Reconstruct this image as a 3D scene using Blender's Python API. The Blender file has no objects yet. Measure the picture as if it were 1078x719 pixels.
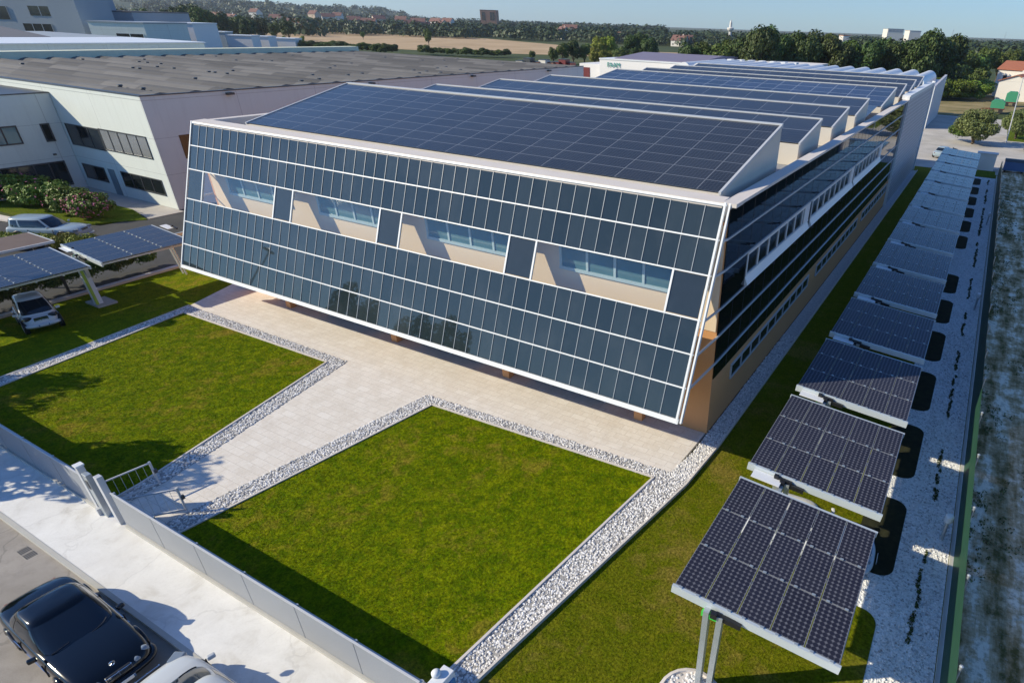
import bpy, bmesh, math, random
from mathutils import Vector, Matrix, noise
random.seed(7)
C = bpy.context.scene.collection
sc = bpy.context.scene
R = math.radians
PI = math.pi

# ------------------------------------------------------------------ camera
CX, CY, CZ = 35.2434, -15.9031, 13.5927
YAW, PITCH, ROLL, FPX, PPX, PPY = 0.472779, 0.532796, 0.033376, 641.536, 673.300, 404.879
IW, IH = 1078.0, 719.0
_fw = Vector((-math.sin(YAW)*math.cos(PITCH), math.cos(YAW)*math.cos(PITCH), -math.sin(PITCH)))
_rt = Vector((math.cos(YAW), math.sin(YAW), 0)); _up = _rt.cross(_fw)
RT = _rt*math.cos(ROLL) + _up*math.sin(ROLL)
UP = -_rt*math.sin(ROLL) + _up*math.cos(ROLL)
cam = bpy.data.cameras.new('camera'); co = bpy.data.objects.new('camera', cam); C.objects.link(co)
M3 = Matrix((RT, UP, -_fw)).transposed()
co.matrix_world = Matrix.Translation((CX, CY, CZ)) @ M3.to_4x4()
cam.sensor_width = 36; cam.sensor_fit = 'HORIZONTAL'
cam.lens = FPX/IW*36
cam.shift_x = -(PPX-IW/2)/IW
cam.shift_y = (PPY-IH/2)/IW
cam.clip_start = 0.3; cam.clip_end = 20000
sc.camera = co

# ------------------------------------------------------------------ sky, sun, exposure
SUNV = Vector((-1.45, -1.0, 1.0)).normalized()
EL = math.asin(SUNV.z); AZ = math.atan2(SUNV.x, SUNV.y)
w = bpy.data.worlds.new('World'); sc.world = w; w.use_nodes = True
nt = w.node_tree; nt.nodes.clear()
sky = nt.nodes.new('ShaderNodeTexSky'); sky.sky_type = 'NISHITA'; sky.sun_disc = False
sky.sun_elevation = EL; sky.sun_rotation = AZ
sky.air_density = 1.0; sky.dust_density = 0.15; sky.ozone_density = 4.0
bg = nt.nodes.new('ShaderNodeBackground'); bg.inputs['Strength'].default_value = 0.13
wo = nt.nodes.new('ShaderNodeOutputWorld')
tint = nt.nodes.new('ShaderNodeMix'); tint.data_type = 'RGBA'; tint.blend_type = 'MULTIPLY'; tint.inputs[0].default_value = 1
tint.inputs[7].default_value = (.49, .715, .97, 1)
nt.links.new(sky.outputs[0], tint.inputs[6]); nt.links.new(tint.outputs[2], bg.inputs[0]); nt.links.new(bg.outputs[0], wo.inputs[0])
sl = bpy.data.lights.new('sun', 'SUN'); sl.energy = 4.5; sl.angle = R(0.5); sl.color = (1.0, 0.90, 0.68)
so = bpy.data.objects.new('sun', sl); C.objects.link(so)
so.rotation_euler = SUNV.to_track_quat('Z', 'Y').to_euler()
sc.view_settings.view_transform = 'Standard'; sc.view_settings.look = 'None'
sc.view_settings.exposure = 0.38; sc.view_settings.gamma = 1.0
sc.view_settings.use_curve_mapping = False

# ------------------------------------------------------------------ helpers
def ray(u, v):
    return RT*((u-PPX)/FPX) + UP*(-(v-PPY)/FPX) + _fw
def at_depth(u, v, d):          # world point seen at a measured spot, at a chosen real distance
    return Vector((CX, CY, CZ)) + ray(u, v)*d
def on_ground(u, v, z=0.0):
    r = ray(u, v); t = (z-CZ)/r.z
    return Vector((CX, CY, CZ)) + r*t

class MB:
    def __init__(s): s.v = []; s.f = []; s.uv = {}; s.mi = {}; s.cur = 0
    def _add(s, vs, fs):
        n = len(s.v); s.v += [tuple(p) for p in vs]
        for f in fs:
            if s.cur: s.mi[len(s.f)] = s.cur
            s.f.append(tuple(n+i for i in f))
    def quad(s, a, b, c, d, uv=None):
        s._add([a, b, c, d], [(0, 1, 2, 3)])
        if uv: s.uv[len(s.f)-1] = uv
    def poly(s, pts, uv=None):
        s._add(pts, [tuple(range(len(pts)))])
    def box(s, c, d, rz=0.0, M=None):
        x, y, z = d[0]/2, d[1]/2, d[2]/2
        vs = [Vector(p) for p in ((-x,-y,-z),(x,-y,-z),(x,y,-z),(-x,y,-z),(-x,-y,z),(x,-y,z),(x,y,z),(-x,y,z))]
        if M is not None: vs = [M @ p for p in vs]
        elif rz:
            q = Matrix.Rotation(rz, 3, 'Z'); vs = [q @ p for p in vs]
        c = Vector(c); vs = [p+c for p in vs]
        s._add(vs, [(0,3,2,1),(4,5,6,7),(0,1,5,4),(1,2,6,5),(2,3,7,6),(3,0,4,7)])
    def span(s, a, b):          # axis-aligned box from corner to corner
        s.box([(a[i]+b[i])/2 for i in range(3)], [abs(b[i]-a[i]) for i in range(3)])
    def bar(s, a, b, w_, h_=None, up=(0,0,1)):
        a, b = Vector(a), Vector(b); h_ = h_ or w_
        d = b-a; L = d.length; d.normalize(); u = Vector(up)
        if abs(d.dot(u)) > .98: u = Vector((0,1,0))
        sd = d.cross(u).normalized(); u2 = sd.cross(d)
        M = Matrix((d, sd, u2)).transposed()
        s.box((a+b)/2, (L, w_, h_), M=M)
    def tube(s, pts, r, n=8, cap=True):
        pts = [Vector(p) for p in pts]; rs = r if isinstance(r, (list, tuple)) else [r]*len(pts)
        rings = []; vs = []
        for i, p in enumerate(pts):
            d = (pts[min(i+1, len(pts)-1)]-pts[max(i-1, 0)]).normalized()
            u = Vector((0,0,1)) if abs(d.z) < .95 else Vector((1,0,0))
            a = d.cross(u).normalized(); b = d.cross(a)
            for k in range(n):
                t = 2*PI*k/n; vs.append(p+(a*math.cos(t)+b*math.sin(t))*rs[i])
        fs = []
        for i in range(len(pts)-1):
            for k in range(n):
                fs.append((i*n+k, i*n+(k+1)%n, (i+1)*n+(k+1)%n, (i+1)*n+k))
        if cap: fs += [tuple(range(n)), tuple(range((len(pts)-1)*n, len(pts)*n))]
        s._add(vs, fs)
    def prism(s, poly, z0, z1):
        n = len(poly)
        vs = [(p[0], p[1], z0) for p in poly]+[(p[0], p[1], z1) for p in poly]
        s._add(vs, [tuple(range(n-1, -1, -1)), tuple(range(n, 2*n))]+[(i, (i+1)%n, n+(i+1)%n, n+i) for i in range(n)])
    def xprism(s, prof, x0, x1):     # profile of (y, z) swept along x
        n = len(prof)
        vs = [(x0, p[0], p[1]) for p in prof]+[(x1, p[0], p[1]) for p in prof]
        s._add(vs, [tuple(range(n)), tuple(range(2*n-1, n-1, -1))]+[(i, n+i, n+(i+1)%n, (i+1)%n) for i in range(n)])
    def yprism(s, prof, y0, y1):     # profile of (x, z) swept along y
        n = len(prof)
        vs = [(p[0], y0, p[1]) for p in prof]+[(p[0], y1, p[1]) for p in prof]
        s._add(vs, [tuple(range(n)), tuple(range(2*n-1, n-1, -1))]+[(i, n+i, n+(i+1)%n, (i+1)%n) for i in range(n)])
    def lathe(s, c, prof, n=12):
        vs = []; fs = []
        for (r, z) in prof:
            for k in range(n):
                t = 2*PI*k/n; vs.append((c[0]+r*math.cos(t), c[1]+r*math.sin(t), c[2]+z))
        for i in range(len(prof)-1):
            for k in range(n): fs.append((i*n+k, i*n+(k+1)%n, (i+1)*n+(k+1)%n, (i+1)*n+k))
        fs += [tuple(range(n-1, -1, -1)), tuple(range((len(prof)-1)*n, len(prof)*n))]
        s._add(vs, fs)
    def build(s, name, mat, parent=None, smooth=False, fix=True, bevel=0, sub=0, weld=False):
        me = bpy.data.meshes.new(name)
        off = world_loc(parent) if parent else Vector((0,0,0))
        me.from_pydata([tuple(Vector(p)-off) for p in s.v], [], s.f)
        for m in (mat if isinstance(mat, (list, tuple)) else [mat]): me.materials.append(m)
        if s.mi:
            for i, m in s.mi.items(): me.polygons[i].material_index = m
        if s.uv:
            l = me.uv_layers.new(name='UVMap')
            for i, uv in s.uv.items():
                for j, li in enumerate(me.polygons[i].loop_indices): l.data[li].uv = uv[j]
        if fix and not s.uv:
            bm = bmesh.new(); bm.from_mesh(me)
            if weld: bmesh.ops.remove_doubles(bm, verts=bm.verts, dist=1e-4)
            bmesh.ops.recalc_face_normals(bm, faces=bm.faces); bm.to_mesh(me); bm.free()
        if smooth:
            for p in me.polygons: p.use_smooth = True
        o = bpy.data.objects.new(name, me); C.objects.link(o)
        if parent: o.parent = parent
        if bevel:
            b = o.modifiers.new('bevel', 'BEVEL'); b.width = bevel; b.segments = 2; b.limit_method = 'ANGLE'
        if sub:
            b = o.modifiers.new('sub', 'SUBSURF'); b.levels = sub; b.render_levels = sub
        return o

def world_loc(o):
    p = Vector((0,0,0))
    while o: p = p+o.location; o = o.parent
    return p
def tag(o, label=None, cat=None, group=None, kind=None):
    if label: o['label'] = label
    if cat: o['category'] = cat
    if group: o['group'] = group
    if kind: o['kind'] = kind
    return o
def thing(name, loc, label, cat, group=None):
    o = bpy.data.objects.new(name, None); C.objects.link(o); o.location = loc; o.empty_display_size = .2
    return tag(o, label, cat, group)
KIDS = {}
def kids(o):
    return [c for c in o.children]
def copy_tree(o, parent=None):
    c = o.copy(); C.objects.link(c); c.parent = parent
    for ch in list(o.children): copy_tree(ch, c)
    return c

# ------------------------------------------------------------------ materials
class N:
    def __init__(s, name):
        s.m = bpy.data.materials.new(name); s.m.use_nodes = True; s.t = s.m.node_tree
        s.b = s.t.nodes['Principled BSDF']
    def n(s, typ, **kw):
        q = s.t.nodes.new(typ)
        for k, v in kw.items(): setattr(q, k, v)
        return q
    def l(s, a, b): s.t.links.new(a, b)
    def math(s, op, a, b=None, clamp=False):
        q = s.n('ShaderNodeMath', operation=op, use_clamp=clamp)
        for i, x in enumerate((a, b)):
            if x is None: continue
            if isinstance(x, (int, float)): q.inputs[i].default_value = x
            else: s.l(x, q.inputs[i])
        return q.outputs[0]
    def noise(s, scale, detail=4, rough=.55, coord='Object', vec=None, dist=0):
        q = s.n('ShaderNodeTexNoise'); q.inputs['Scale'].default_value = scale
        q.inputs['Detail'].default_value = detail; q.inputs['Roughness'].default_value = rough
        q.inputs['Distortion'].default_value = dist
        if vec is None: vec = s.co(coord)
        s.l(vec, q.inputs['Vector']); return q.outputs['Fac']
    def co(s, kind='Object'):
        if not hasattr(s, 'tc'): s.tc = s.n('ShaderNodeTexCoord')
        return s.tc.outputs[kind]
    def pos(s):
        if not hasattr(s, 'ge'): s.ge = s.n('ShaderNodeNewGeometry')
        return s.ge.outputs['Position']
    def ramp(s, fac, stops):
        q = s.n('ShaderNodeValToRGB'); e = q.color_ramp.elements
        while len(e) < len(stops): e.new(.5)
        for i, (p, c) in enumerate(stops): e[i].position = p; e[i].color = (*c, 1)
        s.l(fac, q.inputs[0]); return q.outputs[0]
    def mix(s, fac, a, b, mode='MIX'):
        q = s.n('ShaderNodeMix', data_type='RGBA', blend_type=mode)
        for i, x in ((0, fac), (6, a), (7, b)):
            if isinstance(x, (int, float)): q.inputs[i].default_value = x
            elif isinstance(x, tuple): q.inputs[i].default_value = (*x, 1)
            else: s.l(x, q.inputs[i])
        return q.outputs[2]
    def sep(s, vec):
        q = s.n('ShaderNodeSeparateXYZ'); s.l(vec, q.inputs[0]); return q.outputs
    def bump(s, h, strength=.3, dist=.02):
        q = s.n('ShaderNodeBump'); q.inputs['Strength'].default_value = strength; q.inputs['Distance'].default_value = dist
        s.l(h, q.inputs['Height']); s.l(q.outputs[0], s.b.inputs['Normal'])
    def set(s, col=None, rough=None, metal=None, spec=None, coat=None):
        for k, v in (('Base Color', col), ('Roughness', rough), ('Metallic', metal), ('Specular IOR Level', spec), ('Coat Weight', coat)):
            if v is None: continue
            i = s.b.inputs[k]
            if isinstance(v, tuple): i.default_value = (*v, 1)
            elif isinstance(v, (int, float)): i.default_value = v
            else: s.l(v, i)
        return s

def plain(name, col, rough=.5, metal=0., spec=.5, var=.12, scale=1.5, coat=0., bump=0.):
    s = N(name)
    f = s.noise(scale, 5)
    c = s.mix(f, tuple(x*(1-var) for x in col), tuple(min(1, x*(1+var)) for x in col))
    s.set(c, rough, metal, spec, coat)
    if bump: s.bump(s.noise(scale*8, 4), bump, .01)
    return s.m

def leafy(name, a, b, c=None, rough=.55):
    s = N(name)
    s.pos(); isl = s.ge.outputs['Random Per Island']
    oi = s.n('ShaderNodeObjectInfo')
    col = s.ramp(isl, [(0, a), (.55, b), (1, c or b)])
    f = s.noise(.7, 2)
    col = s.mix(s.math('MULTIPLY', f, .5), col, tuple(x*.55 for x in a))
    hs = s.n('ShaderNodeHueSaturation'); s.l(col, hs.inputs['Color'])
    s.l(s.math('ADD', s.math('MULTIPLY', oi.outputs['Random'], .05), .475), hs.inputs['Hue'])
    s.l(s.math('ADD', s.math('MULTIPLY', oi.outputs['Random'], .5), .75), hs.inputs['Value'])
    s.set(hs.outputs[0], rough, 0, .3)
    return s.m

def pv(name, cells=(6, 12), base=(.010, .014, .034), cellvar=.3, line=.035, frame=.02, linecol=(.32, .33, .36), framecol=(.30, .32, .36), rough=.13, diamond=.13, spec=.5):
    """uv counts modules; each module has cells[0] x cells[1] dark cells with pale gaps and cut corners"""
    s = N(name); x, y, _ = s.sep(s.co('UV'))
    fx, fy = s.math('FRACT', x), s.math('FRACT', y)
    ex = s.math('ABSOLUTE', s.math('SUBTRACT', fx, .5)); ey = s.math('ABSOLUTE', s.math('SUBTRACT', fy, .5))
    asp = cells[1]/cells[0]
    fr = s.math('MAXIMUM', s.math('GREATER_THAN', ex, .5-frame), s.math('GREATER_THAN', ey, .5-frame/asp))
    cx, cy = s.math('MULTIPLY', fx, cells[0]), s.math('MULTIPLY', fy, cells[1])
    ax = s.math('ABSOLUTE', s.math('SUBTRACT', s.math('FRACT', cx), .5)); ay = s.math('ABSOLUTE', s.math('SUBTRACT', s.math('FRACT', cy), .5))
    ln = s.math('GREATER_THAN', s.math('MAXIMUM', ax, ay), .5-line)
    di = s.math('GREATER_THAN', s.math('ADD', ax, ay), 1-diamond*1.6)
    g = s.math('MAXIMUM', ln, di)
    wn = s.n('ShaderNodeTexWhiteNoise', noise_dimensions='2D')
    cv = s.n('ShaderNodeCombineXYZ'); s.l(s.math('FLOOR', x), cv.inputs[0]); s.l(s.math('FLOOR', y), cv.inputs[1])
    s.l(cv.outputs[0], wn.inputs['Vector'])
    oi = s.n('ShaderNodeObjectInfo')
    rnd = s.math('FRACT', s.math('ADD', wn.outputs['Value'], oi.outputs['Random']))
    bc = s.mix(rnd, tuple(q*(1-cellvar) for q in base), tuple(q*(1+cellvar) for q in base))
    col = s.mix(g, bc, linecol); col = s.mix(fr, col, framecol)
    dirt = s.noise(.9, 5)
    col = s.mix(s.math('MULTIPLY', dirt, .06), col, (.30, .29, .27))
    s.set(col, s.math('ADD', s.math('MULTIPLY', dirt, .08), rough), 0, spec)
    return s.m

mt = {}
mt['white'] = plain('white painted metal', (.74, .75, .76), .4, var=.05)
mt['trim'] = plain('pale grey metal trim', (.52, .53, .55), .4, var=.06)
mt['cap'] = plain('pale stone coping', (.66, .60, .55), .7, var=.10, scale=.8)
mt['shedend'] = plain('cream shed cladding', (.62, .57, .50), .55, var=.06)
mt['deck'] = plain('grey roof membrane', (.26, .27, .29), .8, var=.15)
mt['beige'] = plain('sand coloured render', (.70, .34, .14), .8, var=.06, scale=.6)
mt['inner'] = plain('cream render behind the glass', (.90, .70, .50), .8, var=.05, scale=.6)
mt['dark'] = plain('dark grey metal', (.045, .05, .055), .45)
mt['galv'] = plain('galvanised steel', (.46, .50, .52), .38, metal=.55, var=.12, scale=6)
mt['steel'] = plain('zinc beam', (.58, .63, .65), .45, metal=.25, var=.08)
mt['rubber'] = plain('black rubber', (.02, .02, .022), .75)
mt['rim'] = plain('silver alloy', (.55, .56, .58), .3, metal=.8)
mt['chrome'] = plain('chrome', (.72, .73, .75), .12, metal=1)
mt['green_plastic'] = plain('bright green plastic', (.05, .52, .06), .4)
mt['black_plastic'] = plain('black plastic', (.015, .015, .017), .4)
mt['concrete'] = plain('pale concrete', (.46, .45, .42), .85, var=.15, bump=.2)
mt['bark'] = plain('bark', (.10, .075, .05), .9, var=.3, scale=6)
mt['terracotta'] = plain('terracotta tiles', (.34, .12, .065), .8, var=.25, scale=2)
mt['redroof'] = plain('dull red roof', (.20, .10, .08), .8, var=.25)
mt['house_white'] = plain('white house wall', (.70, .66, .60), .8, var=.06)
mt['house_cream'] = plain('cream house wall', (.62, .48, .36), .8, var=.06)
mt['brick'] = plain('brown brick', (.33, .17, .11), .85, var=.2)
mt['window_dark'] = plain('dark window glass', (.012, .016, .02), .08, spec=.6)
mt['factory'] = plain('white factory wall', (.80, .77, .76), .6, var=.04)
mt['teal'] = plain('teal paint', (.02, .30, .26), .5)
def precast():
    s = N('pale precast panel'); x, y, z = s.sep(s.pos())
    f = s.noise(.5, 5, vec=s.pos()); g = s.noise(.9, 4, vec=s.pos())
    def joint(c, per, off, w_): return s.math('LESS_THAN', s.math('FRACT', s.math('ADD', s.math('MULTIPLY', c, 1/per), off)), w_/per)
    j = s.math('MAXIMUM', joint(z, 2.6, .0, .03), joint(s.math('ADD', x, y), 7.2, .31, .04))
    sv = s.n('ShaderNodeCombineXYZ'); s.l(s.math('MULTIPLY', s.math('ADD', x, y), 2.2), sv.inputs[0]); s.l(s.math('MULTIPLY', z, .16), sv.inputs[2])
    stk = s.noise(1.0, 5, .7, vec=sv.outputs[0])
    c = s.mix(f, (.615,.65,.605), (.695,.73,.685)); c = s.mix(s.math('MULTIPLY', s.math('SUBTRACT', stk, .52), 1.3, True), c, (.46,.465,.43)); c = s.mix(s.math('MULTIPLY', j, .6), c, (.30,.31,.30))
    s.set(c, .75, 0, .3); return s.m
mt['precast'] = precast()
mt['darkred'] = plain('dark red gate', (.16, .02, .02), .5)
mt['grille'] = plain('bright metal lining', (.62, .62, .60), .25, metal=.7)
mt['brownroof'] = plain('brown weathered sheet', (.12, .085, .075), .85, var=.2, scale=2)
mt['green_sheet'] = plain('green tarpaulin', (.05, .28, .15), .6)
mt['blue_sheet'] = plain('blue plastic', (.06, .13, .28), .45)
mt['flower'] = plain('pink blossom', (.55, .14, .22), .7, var=.3, scale=8)

mt['pv_carport'] = pv('carport solar glass', (6, 12), (.016, .018, .036), .12, .014, .016, (.13, .13, .155), (.22, .23, .26), .05, .21, .10)
mt['pv_roof'] = pv('roof solar glass', (12, 6), (.022, .026, .034), .18, .035, .011, (.065, .072, .085), (.16, .17, .19), .15, .08, .34)
mt['pv_blue'] = pv('blue solar glass', (10, 6), (.018, .023, .045), .5, .02, .014, (.10, .12, .18), (.30, .32, .36), .2, .02, .5)
mt['pv_left'] = pv('left carport solar glass', (6, 12), (.016, .020, .034), .10, .03, .02, (.05, .06, .075), (.15, .165, .19), .2, .06, .5)

def thinfilm():
    s = N('thin film solar glass')
    oi = s.n('ShaderNodeObjectInfo')
    f = s.noise(1.3, 4); x, y, z = s.sep(s.co('Object'))
    st = s.n('ShaderNodeCombineXYZ'); s.l(s.math('MULTIPLY', x, 14), st.inputs[0]); s.l(s.math('MULTIPLY', y, .6), st.inputs[1])
    f2 = s.noise(1.0, 3, vec=st.outputs[0])
    s.pos(); rnd = s.math('FRACT', s.math('ADD', oi.outputs['Random'], s.ge.outputs['Random Per Island']))
    c = s.mix(rnd, (.020, .031, .034), (.038, .052, .056))
    c = s.mix(s.math('MULTIPLY', f2, .55), c, (.013, .022, .031))
    dirt = s.noise(.55, 5, .6, vec=s.pos())
    c = s.mix(s.math('MULTIPLY', s.math('SUBTRACT', dirt, .48), .35, True), c, (.20, .21, .21))
    s.set(c, s.math('ADD', s.math('MULTIPLY', f, .03), .015), 0, .62)
    return s.m
mt['thinfilm'] = thinfilm()
def opaque_panel():
    s = N('dark blank panel'); f = s.noise(3, 4)
    s.set(s.mix(f, (.020, .030, .040), (.030, .042, .055)), .16, 0, .5); return s.m
mt['blank'] = opaque_panel()
def sideglass(name, base, r=.03, spec=.42):
    s = N(name); f = s.noise(.8, 3)
    s.set(s.mix(f, base, tuple(x*1.4 for x in base)), r, 0, spec)
    # very slight waviness of the panes
    s.bump(s.noise(1.2, 2), .012, .05); return s.m
mt['sideglass'] = sideglass('black glass cladding', (.004, .005, .008))
def clear(name, tint, refl=.08):
    s = N(name); t = s.t
    tr = s.n('ShaderNodeBsdfTransparent'); tr.inputs[0].default_value = (*tint, 1)
    gl = s.n('ShaderNodeBsdfGlossy'); gl.inputs['Roughness'].default_value = .02
    fr = s.n('ShaderNodeFresnel'); fr.inputs[0].default_value = 1.5
    mx = s.n('ShaderNodeMixShader'); s.pos(); s.l(s.math('MULTIPLY', s.math('ADD', fr.outputs[0], refl, clamp=True), s.math('SUBTRACT', 1.0, s.ge.outputs['Backfacing'])), mx.inputs[0]); s.l(tr.outputs[0], mx.inputs[1]); s.l(gl.outputs[0], mx.inputs[2])
    out = t.nodes['Material Output']; s.l(mx.outputs[0], out.inputs['Surface']); t.nodes.remove(s.b); return s.m
mt['clear'] = clear('clear facade glass', (.95, .96, .95), .07)
mt['aqua'] = plain('pale aqua window glass', (.10, .20, .23), .08, spec=.7)
mt['aquaframe'] = plain('pale blue window frame', (.50, .62, .66), .4, var=.04)
mt['carglass'] = plain('tinted car glass', (.010, .016, .026), .05, spec=.8)
mt['lamp'] = plain('clear lamp glass', (.20, .24, .29), .06, spec=.8)
def carpaint(name, col, rough=.25):
    s = N(name); f = s.noise(2, 3)
    s.set(s.mix(f, tuple(x*.95 for x in col), col), rough, 0, .3, .6); s.b.inputs['Coat Roughness'].default_value = .04; return s.m
mt['paint_black'] = carpaint('black car paint', (.002, .003, .006), .15)
mt['paint_white'] = carpaint('white car paint', (.74, .74, .75))
mt['paint_silver'] = carpaint('silver car paint', (.50, .52, .53), .3)
mt['paint_grey'] = carpaint('grey blue car paint', (.30, .38, .44), .3)

def lawn(name, a, b, dry, k=1.0, dryk=.62):
    s = N(name); p = s.pos()
    big = s.noise(.28*k, 4, vec=p); mid = s.noise(2.4*k, 7, .72, vec=p, dist=.5); fine = s.noise(13, 5, .75, vec=p)
    c = s.mix(s.math('MULTIPLY', s.math('SUBTRACT', mid, .40), 4.5, True), a, b)
    dr = s.math('ADD', s.math('MULTIPLY', s.math('SUBTRACT', big, .5), 1.6*dryk), s.math('SUBTRACT', s.noise(1.5*k, 6, .7, vec=p, dist=.8), .56))
    c = s.mix(s.math('MULTIPLY', dr, 4.0, True), c, dry)
    c = s.mix(s.math('MULTIPLY', s.math('SUBTRACT', fine, .40), 3.6, True), s.mix(.68, c, (0.02, .026, .001)), c)
    s.set(c, .95, 0, .05); s.bump(fine, .9, .05); return s.m
mt['lawn'] = lawn('lawn grass', (.145, .235, .001), (.325, .375, .003), (.46, .35, .04))
mt['lawn_dry'] = lawn('dry lawn grass', (.17, .21, .004), (.26, .26, .012), (.36, .28, .05), 1, .9)
mt['lawn_far'] = lawn('neighbour lawn', (.13, .20, .010), (.19, .25, .018), (.22, .21, .03), .6)

def paving():
    s = N('travertine paving'); p = s.pos()
    q = s.n('ShaderNodeMapping'); q.inputs['Rotation'].default_value = (0, 0, 0); s.l(p, q.inputs[0])
    b = s.n('ShaderNodeTexBrick'); b.inputs['Scale'].default_value = 1.0; b.inputs['Mortar Size'].default_value = .010
    b.inputs['Brick Width'].default_value = .62; b.inputs['Row Height'].default_value = .31; b.inputs['Mortar Smooth'].default_value = .3
    b.inputs['Color1'].default_value = (.72, .66, .59, 1); b.inputs['Color2'].default_value = (.78, .73, .67, 1); b.inputs['Mortar'].default_value = (.54, .49, .43, 1)
    s.l(q.outputs[0], b.inputs['Vector'])
    f = s.noise(1.4, 6, .65, vec=p); g = s.noise(9, 5, .7, vec=p)
    c = s.mix(s.math('MULTIPLY', s.math('SUBTRACT', f, .42), 2.8, True), b.outputs['Color'], (.62, .56, .49))
    c = s.mix(s.math('MULTIPLY', s.math('SUBTRACT', g, .50), 2.2, True), c, (.88, .865, .84))
    s.set(c, .8, 0, .3); s.bump(g, .25, .01); return s.m
mt['paving'] = paving()
def ground_mat(name, stops, s1=1.0, s2=18, rough=.9, bump=.4, mixfine=.35):
    s = N(name); p = s.pos()
    a = s.noise(s1, 6, .6, vec=p, dist=.4); f = s.noise(s2, 5, .7, vec=p)
    c = s.ramp(a, stops)
    c = s.mix(s.math('MULTIPLY', f, mixfine), c, tuple(x*.55 for x in stops[0][1]))
    s.set(c, rough, 0, .25); s.bump(f, bump, .02); return s.m
mt['asphalt'] = ground_mat('weathered asphalt', [(.3, (.36, .325, .29)), (.7, (.52, .475, .43))], .5, 30)
mt['asphalt_dark'] = ground_mat('dark asphalt', [(.3, (.055, .057, .060)), (.7, (.085, .085, .086))], .5, 30)
def sidewalk():
    s = N('white concrete pavement'); p = s.pos(); x, y, z = s.sep(p)
    a = s.noise(1.1, 6, .65, vec=p, dist=.5); f = s.noise(14, 6, .75, vec=p); g = s.noise(.35, 5, .6, vec=p)
    c = s.ramp(a, [(.33, (.62, .60, .565)), (.48, (.74, .73, .71)), (.66, (.80, .79, .77))])
    c = s.mix(s.math('MULTIPLY', s.math('SUBTRACT', f, .5), 1.6, True), c, (.56, .54, .51))
    c = s.mix(s.math('MULTIPLY', s.math('SUBTRACT', g, .54), 2.2, True), c, (.62, .59, .55))
    j = s.math('LESS_THAN', s.math('FRACT', s.math('MULTIPLY', x, .31)), .004)
    vo = s.n('ShaderNodeTexVoronoi', feature='DISTANCE_TO_EDGE'); vo.inputs['Scale'].default_value = .22
    dv = s.n('ShaderNodeVectorMath', operation='ADD'); s.l(p, dv.inputs[0])
    nz = s.n('ShaderNodeTexNoise'); nz.inputs['Scale'].default_value = 1.6; nz.inputs['Detail'].default_value = 6; s.l(p, nz.inputs['Vector']); s.l(nz.outputs['Color'], dv.inputs[1]); s.l(dv.outputs[0], vo.inputs['Vector'])
    j = s.math('MAXIMUM', j, s.math('LESS_THAN', vo.outputs['Distance'], .006))
    c = s.mix(s.math('MULTIPLY', j, .16), c, (.32, .31, .30))
    s.set(c, .85, 0, .25); s.bump(f, .25, .01); return s.m
def road_mat():
    s = N('weathered asphalt'); p = s.pos(); x, y, z = s.sep(p)
    a = s.noise(.45, 6, .65, vec=p, dist=.6); f = s.noise(40, 4, .8, vec=p); g = s.noise(2.6, 6, .7, vec=p)
    c = s.ramp(a, [(.34, (.34, .305, .27)), (.5, (.44, .40, .36)), (.66, (.52, .475, .43))])
    c = s.mix(s.math('MULTIPLY', s.math('SUBTRACT', g, .5), 2.4, True), c, (.29, .26, .235))
    c = s.mix(s.math('MULTIPLY', s.math('SUBTRACT', f, .42), 1.8, True), s.mix(.45, c, (.14, .13, .12)), c)
    vo = s.n('ShaderNodeTexVoronoi', feature='DISTANCE_TO_EDGE'); vo.inputs['Scale'].default_value = .33
    dv = s.n('ShaderNodeVectorMath', operation='ADD'); s.l(p, dv.inputs[0])
    nz = s.n('ShaderNodeTexNoise'); nz.inputs['Scale'].default_value = 1.2; nz.inputs['Detail'].default_value = 7; s.l(p, nz.inputs['Vector']); s.l(nz.outputs['Color'], dv.inputs[1]); s.l(dv.outputs[0], vo.inputs['Vector'])
    j = s.math('LESS_THAN', vo.outputs['Distance'], .010)
    c = s.mix(s.math('MULTIPLY', j, .3), c, (.10, .095, .09))
    s.set(c, .92, 0, .2); s.bump(f, .5, .01); return s.m
mt['asphalt'] = road_mat()
mt['sidewalk'] = sidewalk() if True else ground_mat('white concrete pavement', [(.35, (.66, .64, .61)), (.5, (.80, .79, .77)), (.65, (.84, .83, .81))], 1.1, 9, .8, .15, .18)
mt['pebble_bed'] = ground_mat('pebble bed', [(.35, (.30, .29, .28)), (.65, (.50, .48, .46))], 14, 40)
def gravel_mat():
    s = N('white gravel'); p = s.pos()
    vo = s.n('ShaderNodeTexVoronoi'); vo.inputs['Scale'].default_value = 17; s.l(p, vo.inputs['Vector'])
    hs = s.sep(vo.outputs['Color']); a = s.noise(1.3, 6, .7, vec=p); g = s.noise(7, 6, .75, vec=p)
    c = s.ramp(hs[0], [(0, (.46, .46, .45)), (.3, (.80, .80, .78)), (1, (.98, .97, .95))])
    c = s.mix(s.math('MULTIPLY', s.math('SUBTRACT', a, .52), 1.8, True), c, (.60, .585, .55))
    c = s.mix(s.math('MULTIPLY', s.math('SUBTRACT', g, .58), 3.0, True), c, (.42, .41, .38))
    s.set(c, .9, 0, .2); s.bump(vo.outputs['Distance'], .9, .03); return s.m
mt['gravel'] = gravel_mat()
mt['gravel_blue'] = ground_mat('grey gravel', [(.4, (.52, .51, .50)), (.6, (.72, .71, .70))], 9, 30, .9, .8, .45)
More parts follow.
